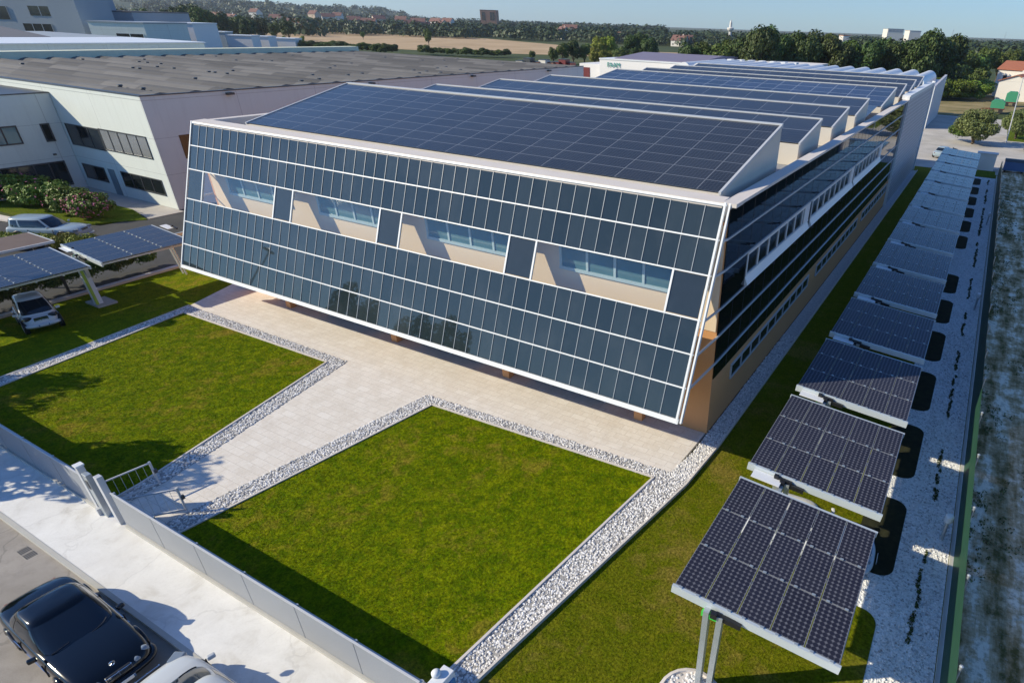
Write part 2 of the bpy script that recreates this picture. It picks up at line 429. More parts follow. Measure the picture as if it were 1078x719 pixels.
def dirt_mat():
    s = N('sandy dirt'); p = s.pos(); x, y, z = s.sep(p)
    st = s.n('ShaderNodeCombineXYZ'); s.l(s.math('MULTIPLY', x, 1.5), st.inputs[0]); s.l(s.math('MULTIPLY', y, .22), st.inputs[1])
    trk = s.noise(1.0, 6, .65, vec=st.outputs[0]); a = s.noise(1.1, 9, .72, vec=p); f = s.noise(17, 6, .8, vec=p); g = s.noise(5, 8, .75, vec=p)
    k = s.math('ADD', s.math('MULTIPLY', trk, .55), s.math('MULTIPLY', a, .45))
    c = s.ramp(k, [(.41, (.13, .105, .03)), (.465, (.40, .27, .13)), (.52, (.66, .49, .30)), (.57, (.95, .82, .64))])
    c = s.mix(s.math('MULTIPLY', s.math('SUBTRACT', g, .50), 4.0, True), c, (.17, .125, .05))
    c = s.mix(s.math('MULTIPLY', s.math('SUBTRACT', f, .55), 3.0, True), c, (.80, .74, .64))
    s.set(c, .95, 0, .15); s.bump(g, .8, .05); return s.m
mt['dirt'] = dirt_mat()
mt['yard'] = ground_mat('pale concrete yard', [(.35, (.42, .39, .35)), (.65, (.58, .54, .49))], .3, 6)
mt['wheat'] = ground_mat('wheat field', [(.35, (.42, .29, .16)), (.65, (.54, .39, .235))], .03, .5, .95, .1, .15)
mt['drygrass'] = ground_mat('dry meadow', [(.35, (.15, .14, .05)), (.55, (.32, .25, .12)), (.72, (.42, .33, .18))], .15, 2, .95, .3)
mt['plain'] = ground_mat('farmland', [(.35, (.035, .055, .015)), (.55, (.075, .095, .025)), (.70, (.20, .17, .08))], .012, .25, .95, .2)
mt['hill'] = ground_mat('wooded hill', [(.38, (.018, .034, .016)), (.55, (.035, .058, .024)), (.66, (.07, .085, .035)), (.74, (.20, .17, .10))], .012, .06, .95, .5, .5)
mt['pebble'] = None
def pebble_mat():
    s = N('white pebble'); s.pos(); i = s.ge.outputs['Random Per Island']
    s.set(s.ramp(i, [(0, (.30, .29, .28)), (.25, (.66, .64, .62)), (1, (.92, .90, .88))]), .7, 0, .3); return s.m
mt['pebble'] = pebble_mat()
def mesh_screen(name, col, hole, sc_=(40, 40), thr=.32):
    s = N(name); x, y, z = s.sep(s.pos())
    fx = s.math('ABSOLUTE', s.math('SUBTRACT', s.math('FRACT', s.math('MULTIPLY', s.math('ADD', x, y), sc_[0])), .5))
    fz = s.math('ABSOLUTE', s.math('SUBTRACT', s.math('FRACT', s.math('MULTIPLY', z, sc_[1])), .5))
    h = s.math('MULTIPLY', s.math('LESS_THAN', fx, thr), s.math('LESS_THAN', fz, thr))
    n_ = s.noise(.8, 4, vec=s.pos())
    s.set(s.mix(h, s.mix(n_, col, tuple(c*.82 for c in col)), hole), .5, 0, .4); return s.m
mt['fence_mesh'] = mesh_screen('grey expanded metal', (.40, .42, .45), (.20, .21, .23), (26, 26))
mt['screen'] = mesh_screen('perforated grey screen', (.60, .57, .61), (.34, .32, .36), (3.0, 3.0), .28)
def netting():
    s = N('green shade netting'); f = s.noise(1.2, 4, vec=s.pos())
    s.set(s.mix(f, (.016,.060,.036), (.026,.080,.048)), .6, 0, .2)
    tr = s.n('ShaderNodeBsdfTransparent'); mx = s.n('ShaderNodeMixShader'); mx.inputs[0].default_value = .03
    s.l(s.b.outputs[0], mx.inputs[1]); s.l(tr.outputs[0], mx.inputs[2]); s.l(mx.outputs[0], s.t.nodes['Material Output'].inputs['Surface']); return s.m
mt['green_mesh'] = netting()
def old_roof():
    s = N('old flat roof sheets'); x, y, z = s.sep(s.pos())
    f = s.noise(.5, 5, .6, vec=s.pos())
    cv = s.n('ShaderNodeCombineXYZ'); s.l(s.math('MULTIPLY', x, .16), cv.inputs[0]); s.l(s.math('MULTIPLY', y, .39), cv.inputs[1])
    wn = s.n('ShaderNodeTexWhiteNoise', noise_dimensions='2D')
    c2 = s.n('ShaderNodeCombineXYZ'); s.l(s.math('FLOOR', s.math('MULTIPLY', x, .19)), c2.inputs[0]); s.l(s.math('FLOOR', s.math('MULTIPLY', y, .4)), c2.inputs[1])
    s.l(c2.outputs[0], wn.inputs['Vector'])
    c = s.mix(wn.outputs['Value'], (.068, .066, .066), (.205, .195, .185))
    c = s.mix(s.math('MULTIPLY', f, .7), c, (.105, .10, .097))
    s.set(c, .85, 0, .3); s.bump(f, .3, .05); return s.m
mt['oldroof'] = old_roof()
mt['leaf_dark'] = leafy('dark leaves', (.026, .050, .012), (.062, .100, .020), (.11, .15, .03))
mt['leaf_mid'] = leafy('green leaves', (.045, .080, .014), (.10, .16, .024), (.17, .22, .04))
mt['leaf_light'] = leafy('yellow green leaves', (.14, .18, .014), (.27, .32, .03), (.38, .40, .05))
mt['leaf_olive'] = leafy('olive leaves', (.075, .095, .025), (.15, .175, .05), (.23, .25, .08))
mt['creeper'] = leafy('creeping leaves', (.03, .06, .012), (.06, .11, .02), (.10, .15, .03))
mt['leaf_far'] = leafy('distant leaves', (.030, .050, .018), (.052, .080, .028), (.080, .105, .038))

def struct(name, mb, mat, **kw):
    return tag(mb.build(name, mat, **kw), kind='structure')
def sheet(name, pts, z, mat, d=.12):
    m = MB(); m.prism(pts, z-d, z); return struct(name, m, mat)

# ================================================================== THE SETTING
m = MB(); m.poly([(-6500,-1500,-.15),(6500,-1500,-.15),(6500,7000,-.15),(-6500,7000,-.15)]); struct('ground', m, mt['plain'])
m = MB(); m.poly([(-90,-60,-.10),(90,-60,-.10),(90,-12.56,-.10),(-90,-12.56,-.10)]); struct('road', m, mt['asphalt'])
m = MB(); m.span((-60,-12.56,-.2),(60,-12.44,.012)); struct('kerb', m, mt['concrete'])
sheet('sidewalk', [(-60,-12.44),(60,-12.44),(60,-10.78),(-60,-10.78)], 0.0, mt['sidewalk'], .2)
# plot: lawn base under everything
sheet('lawn', [(27.6,-10.78),(37.9,-10.78),(37.9,67),(28.9,67),(28.9,-.5)], 0.0, mt['lawn_dry'])
sheet('lawn', [(-6.3,-10.78),(3,-10.78),(1,2.8),(-6.3,2.8)], 0.0, mt['lawn'])
sheet('pavement', [(0.2,-.4),(-.9,2.64),(28.7,2.64),(28.6,-.4),(27.5,-10.78),(1.4,-10.78)], 0.012, mt['paving'])
LL = [(.95,-1.12),(11.65,-.94),(13.6,-9.65),(13.7,-10.78),(2.5,-10.78)]
RL = [(18.27,-1.21),(28.18,-.80),(27.23,-9.6),(27.12,-10.78),(16.95,-10.78),(17.03,-10.08)]
sheet('lawn', LL, .034, mt['lawn']); sheet('lawn', RL, .034, mt['lawn'])
STR = [[(.22,-.45),(.95,-1.12),(2.5,-10.78),(1.66,-10.78)],
       [(.22,-.45),(12.35,-.42),(11.65,-.94),(.95,-1.12)],
       [(12.35,-.42),(14.15,-9.1),(14.25,-10.78),(13.7,-10.78),(13.6,-9.65),(11.65,-.94)],
       [(17.5,-.72),(18.27,-1.21),(17.03,-10.08),(16.95,-10.78),(16.1,-10.78),(16.2,-10.1)],
       [(17.5,-.72),(28.55,-.25),(28.18,-.80),(18.27,-1.21)],
       [(28.55,-.25),(29.32,-.62),(27.98,-9.7),(27.85,-10.78),(27.12,-10.78),(27.23,-9.6),(28.18,-.80)],
       [(28.55,-.25),(28.78,1.2),(28.78,2.66),(28.78,63.8),(29.46,63.8),(29.46,2.2),(29.32,-.62)]]
for s_ in STR[:6]: sheet('gravel_strip', s_, .022, mt['pebble_bed'])
sheet('gravel_strip', STR[6], .022, mt['gravel_blue'])
def edging(pts, closed=False, w_=.07, z=.075):
    m = MB(); n = len(pts)
    for i in range(n if closed else n-1):
        a, b = pts[i], pts[(i+1)%n]; m.bar((a[0],a[1],z/2-.02),(b[0],b[1],z/2-.02), w_, z+.04)
    return struct('kerb', m, mt['cap'])
edging([(13.7,-10.7),(13.6,-9.65),(11.65,-.94),(.95,-1.12),(2.48,-10.7)])
edging([(16.95,-10.7),(17.03,-10.08),(18.27,-1.21),(28.18,-.80),(27.23,-9.6),(27.1,-10.7)])
edging([(27.85,-10.7),(27.98,-9.7),(29.34,-.62),(29.48,2.2),(29.48,63.8)], w_=.06, z=.12)
edging([(1.64,-10.7),(.20,-.42)], w_=.06, z=.06)
def inside(p, poly):
    c = False; j = len(poly)-1
    for i in range(len(poly)):
        a, b = poly[i], poly[j]
        if (a[1] > p[1]) != (b[1] > p[1]) and p[0] < (b[0]-a[0])*(p[1]-a[1])/(b[1]-a[1])+a[0]: c = not c
        j = i
    return c
# loose white pebbles lying on the strips
rp = random.Random(3)
bmi = bmesh.new(); bmesh.ops.create_icosphere(bmi, subdivisions=1, radius=1)
icv = [v.co.copy() for v in bmi.verts]; icf = [[v.index for v in f.verts] for f in bmi.faces]; bmi.free()
def pebbles(polys, dens, rmin, rmax, ymax=99):
    m = MB()
    for poly in polys:
        xs = [p[0] for p in poly]; ys = [min(p[1], ymax) for p in poly]
        A = (max(xs)-min(xs))*(max(ys)-min(ys))
        for _ in range(int(A*dens)):
            p = (rp.uniform(min(xs), max(xs)), rp.uniform(min(ys), max(ys)))
            if not inside(p, poly): continue
            r = rp.uniform(rmin, rmax); q = Matrix.Rotation(rp.uniform(0, 6.3), 3, 'Z') @ Matrix.Diagonal((r*rp.uniform(.8,1.4), r, r*rp.uniform(.5,.8)))
            o = Vector((p[0], p[1], .022+r*.25))
            m._add([q @ v*rp.uniform(.88,1.1)+o for v in icv], icf)
    o = m.build('pebbles', mt['pebble'], fix=False); tag(o, kind='stuff'); return o
pebbles(STR[:6]+[[(28.55,-.25),(28.78,1.2),(28.78,13),(29.46,13),(29.46,2.2),(29.32,-.62)]], 330, .018, .042)
# gravel apron along the right fence, with tongues of grass between the parking bays
sheet('gravel', [(35.15,-10.78),(37.62,-10.78),(37.62,64.5),(35.15,64.5)], .010, mt['gravel'])
mt['bed'] = ground_mat('shade-darkened grass', [(.35, (.018, .020, .010)), (.65, (.040, .042, .018))], 3, 20, .95, .8, .5)  # grass of the bays, with the shade over it painted into the base colour
def rrect(x0, x1, y0, y1, r=.45, n=5):
    pts = [(x0,y0)]
    for (cx, cy, a0) in ((x1-r, y0+r, -90), (x1-r, y1-r, 0)):
        for i in range(n+1):
            a = R(a0+90*i/n); pts.append((cx+r*math.cos(a), cy+r*math.sin(a)))
    pts.append((x0,y1)); return pts
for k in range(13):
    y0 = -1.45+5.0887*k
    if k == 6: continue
    sheet('shaded_grass_bay', rrect(35.0, 36.22, y0, y0+3.75), .024, mt['bed'])
sheet('lawn', rrect(35.0, 36.1, -7.2, -2.9), .024, mt['lawn_dry'])
pebbles([[(36.27,-10.5),(37.55,-10.5),(37.55,18),(36.27,18)]], 120, .014, .034)
# vacant lot to the right
sheet('dirt_lot', [(37.98,-14),(75,-14),(75,72),(37.98,72)], -.03, mt['dirt'], .1)
sheet('yard', [(20,64.4),(37.9,64.4),(37.9,72.2),(60,72.2),(60,128),(-25,128),(-25,64.4)], -.04, mt['yard'], .1)
sheet('lawn', [(35.2,64.6),(37.5,64.6),(37.5,69.0),(35.2,69.0)], .03, mt['lawn_far'])
sheet('meadow', [(18,128.5),(34,128.5),(46,172),(30,215),(-10,210),(0,128.5)], -.05, mt['drygrass'], .08)
sheet('meadow', [(38.5,98),(60,98),(60,112),(38.5,112)], -.02, mt['lawn_far'], .1)
# neighbour's drive, forecourt and lawn on the left
sheet('driveway', [(-19.4,-10.78),(-6.35,-10.78),(-6.35,2.7),(-.95,2.7),(-.05,67),(-19.1,67)], -.02, mt['asphalt_dark'], .1)
sheet('driveway', [(-60,-10.78),(-19.4,-10.78),(-19.4,4.6),(-24,1.9),(-36,-1.2),(-60,-1.2)], -.02, mt['asphalt_dark'], .1)
sheet('forecourt', [(-60,7.2),(-22,8.0),(-18.4,7.3),(-18.4,9.84),(-60,9.84)], .01, mt['yard'])
sheet('lawn', [(-60,2.2),(-25.2,2.7),(-20.2,4.6),(-18.3,7.1),(-22,8.0),(-60,7.2)], .02, mt['lawn_far'])
sheet('path', [(-60,-.2),(-33,.3),(-24.6,1.9),(-24.4,2.5),(-34,1.4),(-60,1.0)], .02, mt['cap'])
edging([(-6.2,2.6),(-5.9,-10.6)], w_=.35, z=.12)
# farmland and hills
sheet('wheat_field', [(-410,262),(-300,215),(-192,236),(-96,296),(-78,330),(-110,372),(-165,345),(-372,450),(-540,408)], -.06, mt['wheat'], .06)
sheet('wheat_field', [(-90,395),(-60,330),(20,330),(30,420)], -.06, mt['wheat'], .06)
def hill_z(x, y):
    # distance and column seen from the plot
    d = Vector((x-CX, y-CY)); r = d.length
    a = math.degrees(math.atan2(-d.x, d.y))         # degrees left of straight back
    g = lambda t, c, s: math.exp(-((t-c)/s)**2)
    h = 0
    left = min(1, max(0, (a-44)/28))
    h += left*40*min(1, max(0, (r-1400)/900))
    h += left*75*min(1, max(0, (r-2600)/1500))
    h += 20*g(a, 48.5, 2.6)*min(1, max(0, (r-1700)/600)) + 14*g(a, 56, 5)*min(1, max(0, (r-1500)/500))
    h += (noise.noise(Vector((x*.0016, y*.0016, 3)))*26+noise.noise(Vector((x*.006, y*.006, 9)))*7)*min(1, max(0, (r-1100)/1200))*(.12+left)
    return max(h-1.0, -1)
m = MB(); na, nr = 120, 26
for i in range(nr+1):
    r = 700*(5200/700)**(i/nr)
    for j in range(na+1):
        a = R(-12+100*j/na); x, y = CX-math.sin(a)*r, CY+math.cos(a)*r
        m.v.append((x, y, hill_z(x, y) if i else -1))
for i in range(nr):
    for j in range(na):
        q = i*(na+1)+j; m.f.append((q, q+1, q+na+2, q+na+1))
struct('hills', m, mt['hill'], smooth=True)

# ================================================================== MAIN BUILDING
ZB, YT, ZT = 2.005, 2.7733, 8.7987
ROWT = [.020, .1609, .3188, .5196, .6773, .8351, .985]
P_ = .62; NC = 46; W_ = NC*P_; XS = 28.76; YW = 2.65
def F(x, t, n=0.0):
    L = math.hypot(YT, ZT-ZB)
    return Vector((x, YT*(1-t)-n*(ZT-ZB)/L, ZT+(ZB-ZT)*t+n*YT/L))
ED = (F(0,1)-F(0,0)).normalized(); EN = (F(0,0,1)-F(0,0)).normalized()
MF = Matrix((Vector((1,0,0)), ED, EN)).transposed()
LF = (F(0,1)-F(0,0)).length
ob = thing('office_building', (14.4, 30, 0), 'long office building with a sloping solar glass front and saw-tooth roof of solar panels', 'building')
# structure walls
m = MB()
m.xprism([(YW,0),(63.9,0),(63.9,8.2),(YW,8.2)], .1, XS-.02)
m.build('wall', mt['beige'], ob)
m = MB(); m.span((.3,YW-.03,4.35),(28.7,YW-.004,8.1)); m.build('wall', mt['inner'], ob)
m = MB(); m.poly([(.45,3.3,8.22),(28.5,3.3,8.22),(28.5,63.5,8.22),(.45,63.5,8.22)]); m.build('roof_deck', mt['deck'], ob)
m = MB()      # coping round the roof
m.xprism([(YT-.02,ZT-.25),(YT-.02,ZT),(3.42,ZT+.03),(3.42,8.23),(YW,8.21)], -.06, 28.44); m.span((28.44,YT-.02,8.68),(28.93,3.42,ZT+.005)); m.span((28.44,YT,8.21),(28.755,3.42,8.68))
m.span((28.44,3.42,8.70),(28.93,44.6,ZT+.005)); m.span((28.44,3.42,8.21),(28.755,44.6,8.70)); m.span((-.06,3.42,8.21),(.40,63.6,ZT))
m.span((.40,63.2,8.21),(28.4,63.6,ZT)); m.build('coping', mt['cap'], ob)
# facade frame
m = MB()
def railbox(t, hgt, depth, proud=0.0, x0=-.08, x1=W_+.10, name=None):
    c = F((x0+x1)/2, t, proud-depth/2+.002*int(t*50)%3*.0); m.box(c, (x1-x0, hgt, depth), M=MF)
for t in ROWT[1:6]: railbox(t, .048, .09, .02)
railbox(.010, .075, .14, .02)
railbox(.995, .17, .16, .03)
for x in (-.05, W_+.03): m.box(F(x, .5, -.03), (.07, LF, .13), M=MF)
m.box(F(W_+.19, .5, -.05), (.06, LF, .14), M=MF)
m.cur = 1
def mull(x, r): m.box(F(x, (ROWT[r]+ROWT[r+1])/2, -.012), (.022, (ROWT[r+1]-ROWT[r])*LF-.03, .05), M=MF)
for r in (0,1,3,4,5):
    for i in range(1, NC): mull(i*P_, r)
m.cur = 0
for i in (2,11,13,22,24,33,35,44): m.box(F(i*P_, (ROWT[2]+ROWT[3])/2, -.01), (.07, (ROWT[3]-ROWT[2])*LF-.04, .075), M=MF)
m.build('facade_frame', [mt['white'], plain('grey mullion', (.33, .36, .39), .4, var=.05)], ob)
# the glass modules
mods = []
for r in (0,1,3,4,5):
    for i in range(NC):
        c = F((i+.5)*P_, (ROWT[r]+ROWT[r+1])/2, -.02)
        mods.append(((c-Vector((CX,CY,CZ))).length, r, i, c, (ROWT[r+1]-ROWT[r])*LF-.06))
mods.sort(key=lambda q: q[0])
proto = {}; rmod = random.Random(4)
rest = MB()
for k, (d, r, i, c, h) in enumerate(mods):
    if k < 100:
        if r not in proto:
            mm = MB(); mm.box((0,0,0), (P_-.022, h, .02), M=MF)
            o = mm.build('solar_module', mt['thinfilm'], None); o.parent = ob; proto[r] = o
        else:
            o = proto[r].copy(); C.objects.link(o)
        o.location = c-ob.location; o.rotation_euler = (rmod.uniform(-.007,.007), rmod.uniform(-.007,.007), 0)
    else: rest.box(c, (P_-.022, h, .02), M=Matrix.Rotation(rmod.uniform(-.007,.007), 3, 'X') @ Matrix.Rotation(rmod.uniform(-.007,.007), 3, 'Y') @ MF)
tag(rest.build('solar_modules', mt['thinfilm'], ob), kind='stuff')
for a, b in ((0,2),(11,13),(22,24),(33,35),(44,46)):
    m = MB(); m.box(F((a+b)/2*P_, (ROWT[2]+ROWT[3])/2, -.02), ((b-a)*P_-.08, (ROWT[3]-ROWT[2])*LF-.09, .03), M=MF)
    m.build('blank_panel', mt['blank'], ob)
for k, (a, b) in enumerate(((2,11),(13,22),(24,33),(35,44))):
    m = MB(); m.box(F((a+b)/2*P_, (ROWT[2]+ROWT[3])/2, -.02), ((b-a)*P_-.08, (ROWT[3]-ROWT[2])*LF-.09, .012), M=MF)
    wn = m.build('window', mt['clear'], ob)
    x0 = 22.25-6.82*(3-k); x1 = x0+4.75; z0, z1 = 5.52, 6.75
    f = MB(); y = YW-.05
    for zz in (z0, z1): f.span((x0-.05,y-.06,zz-.06),(x1+.05,y,zz+.06))
    for q in range(5):
        xx = x0+(x1-x0)*q/4; f.span((xx-.05,y-.05,z0+.06),(xx+.05,y+.003,z1-.06))
    f.build('window_frame', mt['aquaframe'], wn)
    g = MB(); g.span((x0,y-.01,z0),(x1,y+.01,z1)); g.build('pane', mt['aqua'], wn)
# inner sheet behind the rows of modules so that no light leaks between them
m = MB()
for r in (0,1,3,4,5):
    m.box(F(W_/2, (ROWT[r]+ROWT[r+1])/2, -.07), (W_, (ROWT[r+1]-ROWT[r])*LF+.02, .03), M=MF)
m.build('backing', mt['dark'], ob)
# struts that tie the facade to the wall on the corner
def tie(a, b, w_=.055, h_=.07): m = MB(); m.bar(a, b, w_, h_); m.build('tie_bar', mt['trim'], ob)
for t in ROWT[1:6]:
    a = F(W_+.19, t, -.05); tie(a, (XS+.03, YW+.02, a.z))
    a = F(-.05, t, -.05); tie(a, (-.02, YW, a.z))
for xx in [i*11*P_ for i in range(5)]:
    a = F(xx, .97, -.08); tie(a, (xx, YW, a.z))
# openings under the facade
for xx in (7.5, 14.0, 20.6):
    m = MB(); m.span((xx,YW-.05,.05),(xx+3.6,YW-.02,1.9)); dr = m.build('glass_door', mt['window_dark'], ob)
    f = MB()
    for q in (0,.9,1.8,2.7,3.6): f.span((xx+q-.035,YW-.09,.03),(xx+q+.035,YW-.052,1.93))
    f.span((xx-.05,YW-.085,.62),(xx+3.65,YW-.055,.68)); f.build('door_frame', mt['trim'], dr)
for xx in (4.8,12.6,19.4,26.0):
    m = MB(); m.span((xx-.18,2.1,0),(xx+.18,2.42,3.3)); m.build('column', mt['beige'], ob)
# ---- right hand side
zr = [ZT+(ZB-ZT)*t for t in ROWT]; xg = XS+.03
YE = 44.3
def pan(y0, y1, z0, z1, mb): mb.span((XS, y0, z0), (xg, y1, z1))
ng = int((YE-YW)/1.24)
for (z1, z0) in ((8.66, zr[1]), (zr[1], zr[2]), (zr[3], zr[4]), (zr[4], zr[5]), (zr[5], 2.42)):
    m = MB(); pan(YW, YE, z0+.03, z1-.03, m); m.build('side_glass', mt['sideglass'], ob)
for a, b in ((YW+.01,4.98),(13.95,14.33),(24.5,24.83),(34.9,YE)): m = MB(); pan(a, b, zr[3]+.03, zr[2]-.03, m); m.build('side_glass', mt['sideglass'], ob)
m = MB()
for z in zr[1:6]: m.bar((xg+.02, YW+.02, z), (xg+.02, YE, z), .05, .055)
m.cur = 1
for i in range(1, ng+1):
    y = YW+i*1.24; m.span((xg+.001,y-.009,zr[2]),(xg+.005,y+.009,8.62)); m.span((xg+.001,y-.009,2.45),(xg+.005,y+.009,zr[3]))
m.build('side_rails', [mt['trim'], mt['dark']], ob)
for a, b in ((5.0,13.93),(14.35,24.48),(24.85,34.88)):
    n = round((b-a)/1.24)
    m = MB(); m.span((XS-.001,a,zr[3]+.04),(XS+.012,b,zr[2]-.04)); wn = m.build('window', mt['window_dark'], ob)
    f = MB()
    for q in range(n): yy = a+(b-a)*q/n; f.span((XS,yy-.0+.01,zr[3]+.42),(XS+.055,yy+.09,zr[2]-.05))
    f.span((XS,b-.9,zr[3]+.42),(XS+.05,b-.02,zr[2]-.05))
    for z in (zr[2]-.09, zr[3]+.44): f.span((XS+.001,a,z-.04),(XS+.06,b,z+.04))
    f.build('window_frame', mt['white'], wn)
    s_ = MB(); s_.yprism([(XS,zr[3]+.05),(XS+.16,zr[3]+.08),(XS+.02,zr[3]+.40),(XS,zr[3]+.40)], a, b); s_.build('sill', mt['white'], wn)
for a, b in ((4.7,16.6),(18.4,30.2),(32.0,43.5)):
    n = round((b-a)/1.25)
    m = MB(); m.span((XS-.03,a,1.49),(XS+.012,b,2.08)); wn = m.build('window', mt['window_dark'], ob)
    f = MB()
    for q in range(n+1): yy = a+(b-a)*q/n; f.span((XS-.02,yy-.04,1.5),(XS+.04,yy+.04,2.07))
    for z in (1.49,2.08): f.span((XS-.02,a-.04,z-.035),(XS+.045,b+.04,z+.035))
    f.build('window_frame', mt['trim'], wn)
# screened rear bay and its fin
m = MB(); m.span((XS-.02,44.4,0),(XS+.16,64.2,9.05)); m.build('rear_screen', mt['screen'], ob)
m = MB(); m.span((XS-.02,64.2,0),(XS+.3,64.45,9.25)); m.span((XS-.02,44.32,0),(XS+.18,44.4,9.05))
m.span((28.3,44.6,8.8),(XS+.2,64.2,9.12)); m.build('screen_trim', mt['white'], ob)
# ---- roof sheds
def shed(ye, ze, yr, zr_, x0, x1, mat, ncol, nrow, base=8.23, trim=.10):
    m = MB(); m.xprism([(ye,base),(ye,ze-.02),(yr,zr_-.02),(yr,base)], x0, x1)
    s_ = m.build('roof_shed', mt['shedend'], ob)
    a = MB(); e = .05
    L = math.hypot(yr-ye, zr_-ze); ny, nz = -(zr_-ze)/L*.05, (yr-ye)/L*.05
    a.quad((x0+.06,ye+ny+.05,ze+nz),(x1-.06,ye+ny+.05,ze+nz),(x1-.06,yr+ny-.10,zr_+nz-.015),(x0+.06,yr+ny-.10,zr_+nz-.015),
           uv=[(0,0),(ncol,0),(ncol,nrow),(0,nrow)])
    a.build('solar_array', mat, s_)
    t = MB(); t.bar((x0-.02,yr,zr_+.02),(x1+.02,yr,zr_+.02), trim*1.4, .13)
    for xx in (x0, x1): t.bar((xx,ye,ze+.02),(xx,yr-.08,zr_+.02), .09, .10)
    t.build('shed_trim', mt['trim'], s_)
    return s_
shed(3.50, 8.86, 9.88, 10.28, 3.2, 28.05, mt['pv_roof'], 15.5, 8, trim=.16)
for ye, yr in ((13.25,17.08),(19.75,23.57),(26.0,29.95)):
    shed(ye, 9.15, yr, 9.80, 2.7, 28.0, mt['pv_roof'], 16, 2)
shed(35.9, 8.85, 42.3, 9.75, 1.9, 28.0, mt['pv_blue'], 17, 4)
for ye, yr in ((44.9,48.4),(51.6,55.4),(58.0,62.2)): shed(ye, 8.9, yr, 9.68, 2.0, 28.0, mt['pv_roof'], 16, 2)
m = MB(); m.quad((2.5,31.2,8.6),(27.8,31.2,8.6),(27.8,35.4,8.95),(2.5,35.4,8.95), uv=[(0,0),(16,0),(16,3),(0,3)]); m.build('solar_array', mt['pv_roof'], ob)
for y in (4.9, 7.2, 11.4):
    m = MB(); m.lathe((28.24,y,8.22), [(.17,0),(.17,.12),(.14,.22),(.07,.28)], 10); m.build('roof_light', mt['aquaframe'], ob, smooth=True)

# ---- vaulted hall standing behind
vh = thing('warehouse', (2,115,0), 'white hall with a row of barrel vault rooflights behind the saw-tooth roof', 'warehouse')
m = MB(); m.span((-21,104,0),(25.7,126,6.1)); m.build('wall', mt['factory'], vh)
m = MB(); m.xprism([(103.9,0),(126,0),(126,7.1),(103.9,6.25)], 25.7, 26.1); m.build('side_wall', plain('pale lilac cladding', (.50,.49,.53), .5), vh)
m = MB(); m.span((25.68,103.7,0),(26.16,103.9,6.3)); m.build('corner_trim', mt['white'], vh)
m = MB(); m.span((-21,103.8,6.1),(25.7,126,6.22)); m.build('roof', mt['trim'], vh)
for k in range(15):
    m = MB(); x = -19.0+3.0*k; m.yprism([(x+1.36*math.cos(PI*q/12), 6.2+1.5*math.sin(PI*q/12)) for q in range(13)], 104.3, 125.5); m.build('barrel_vault', mt['white'], vh)

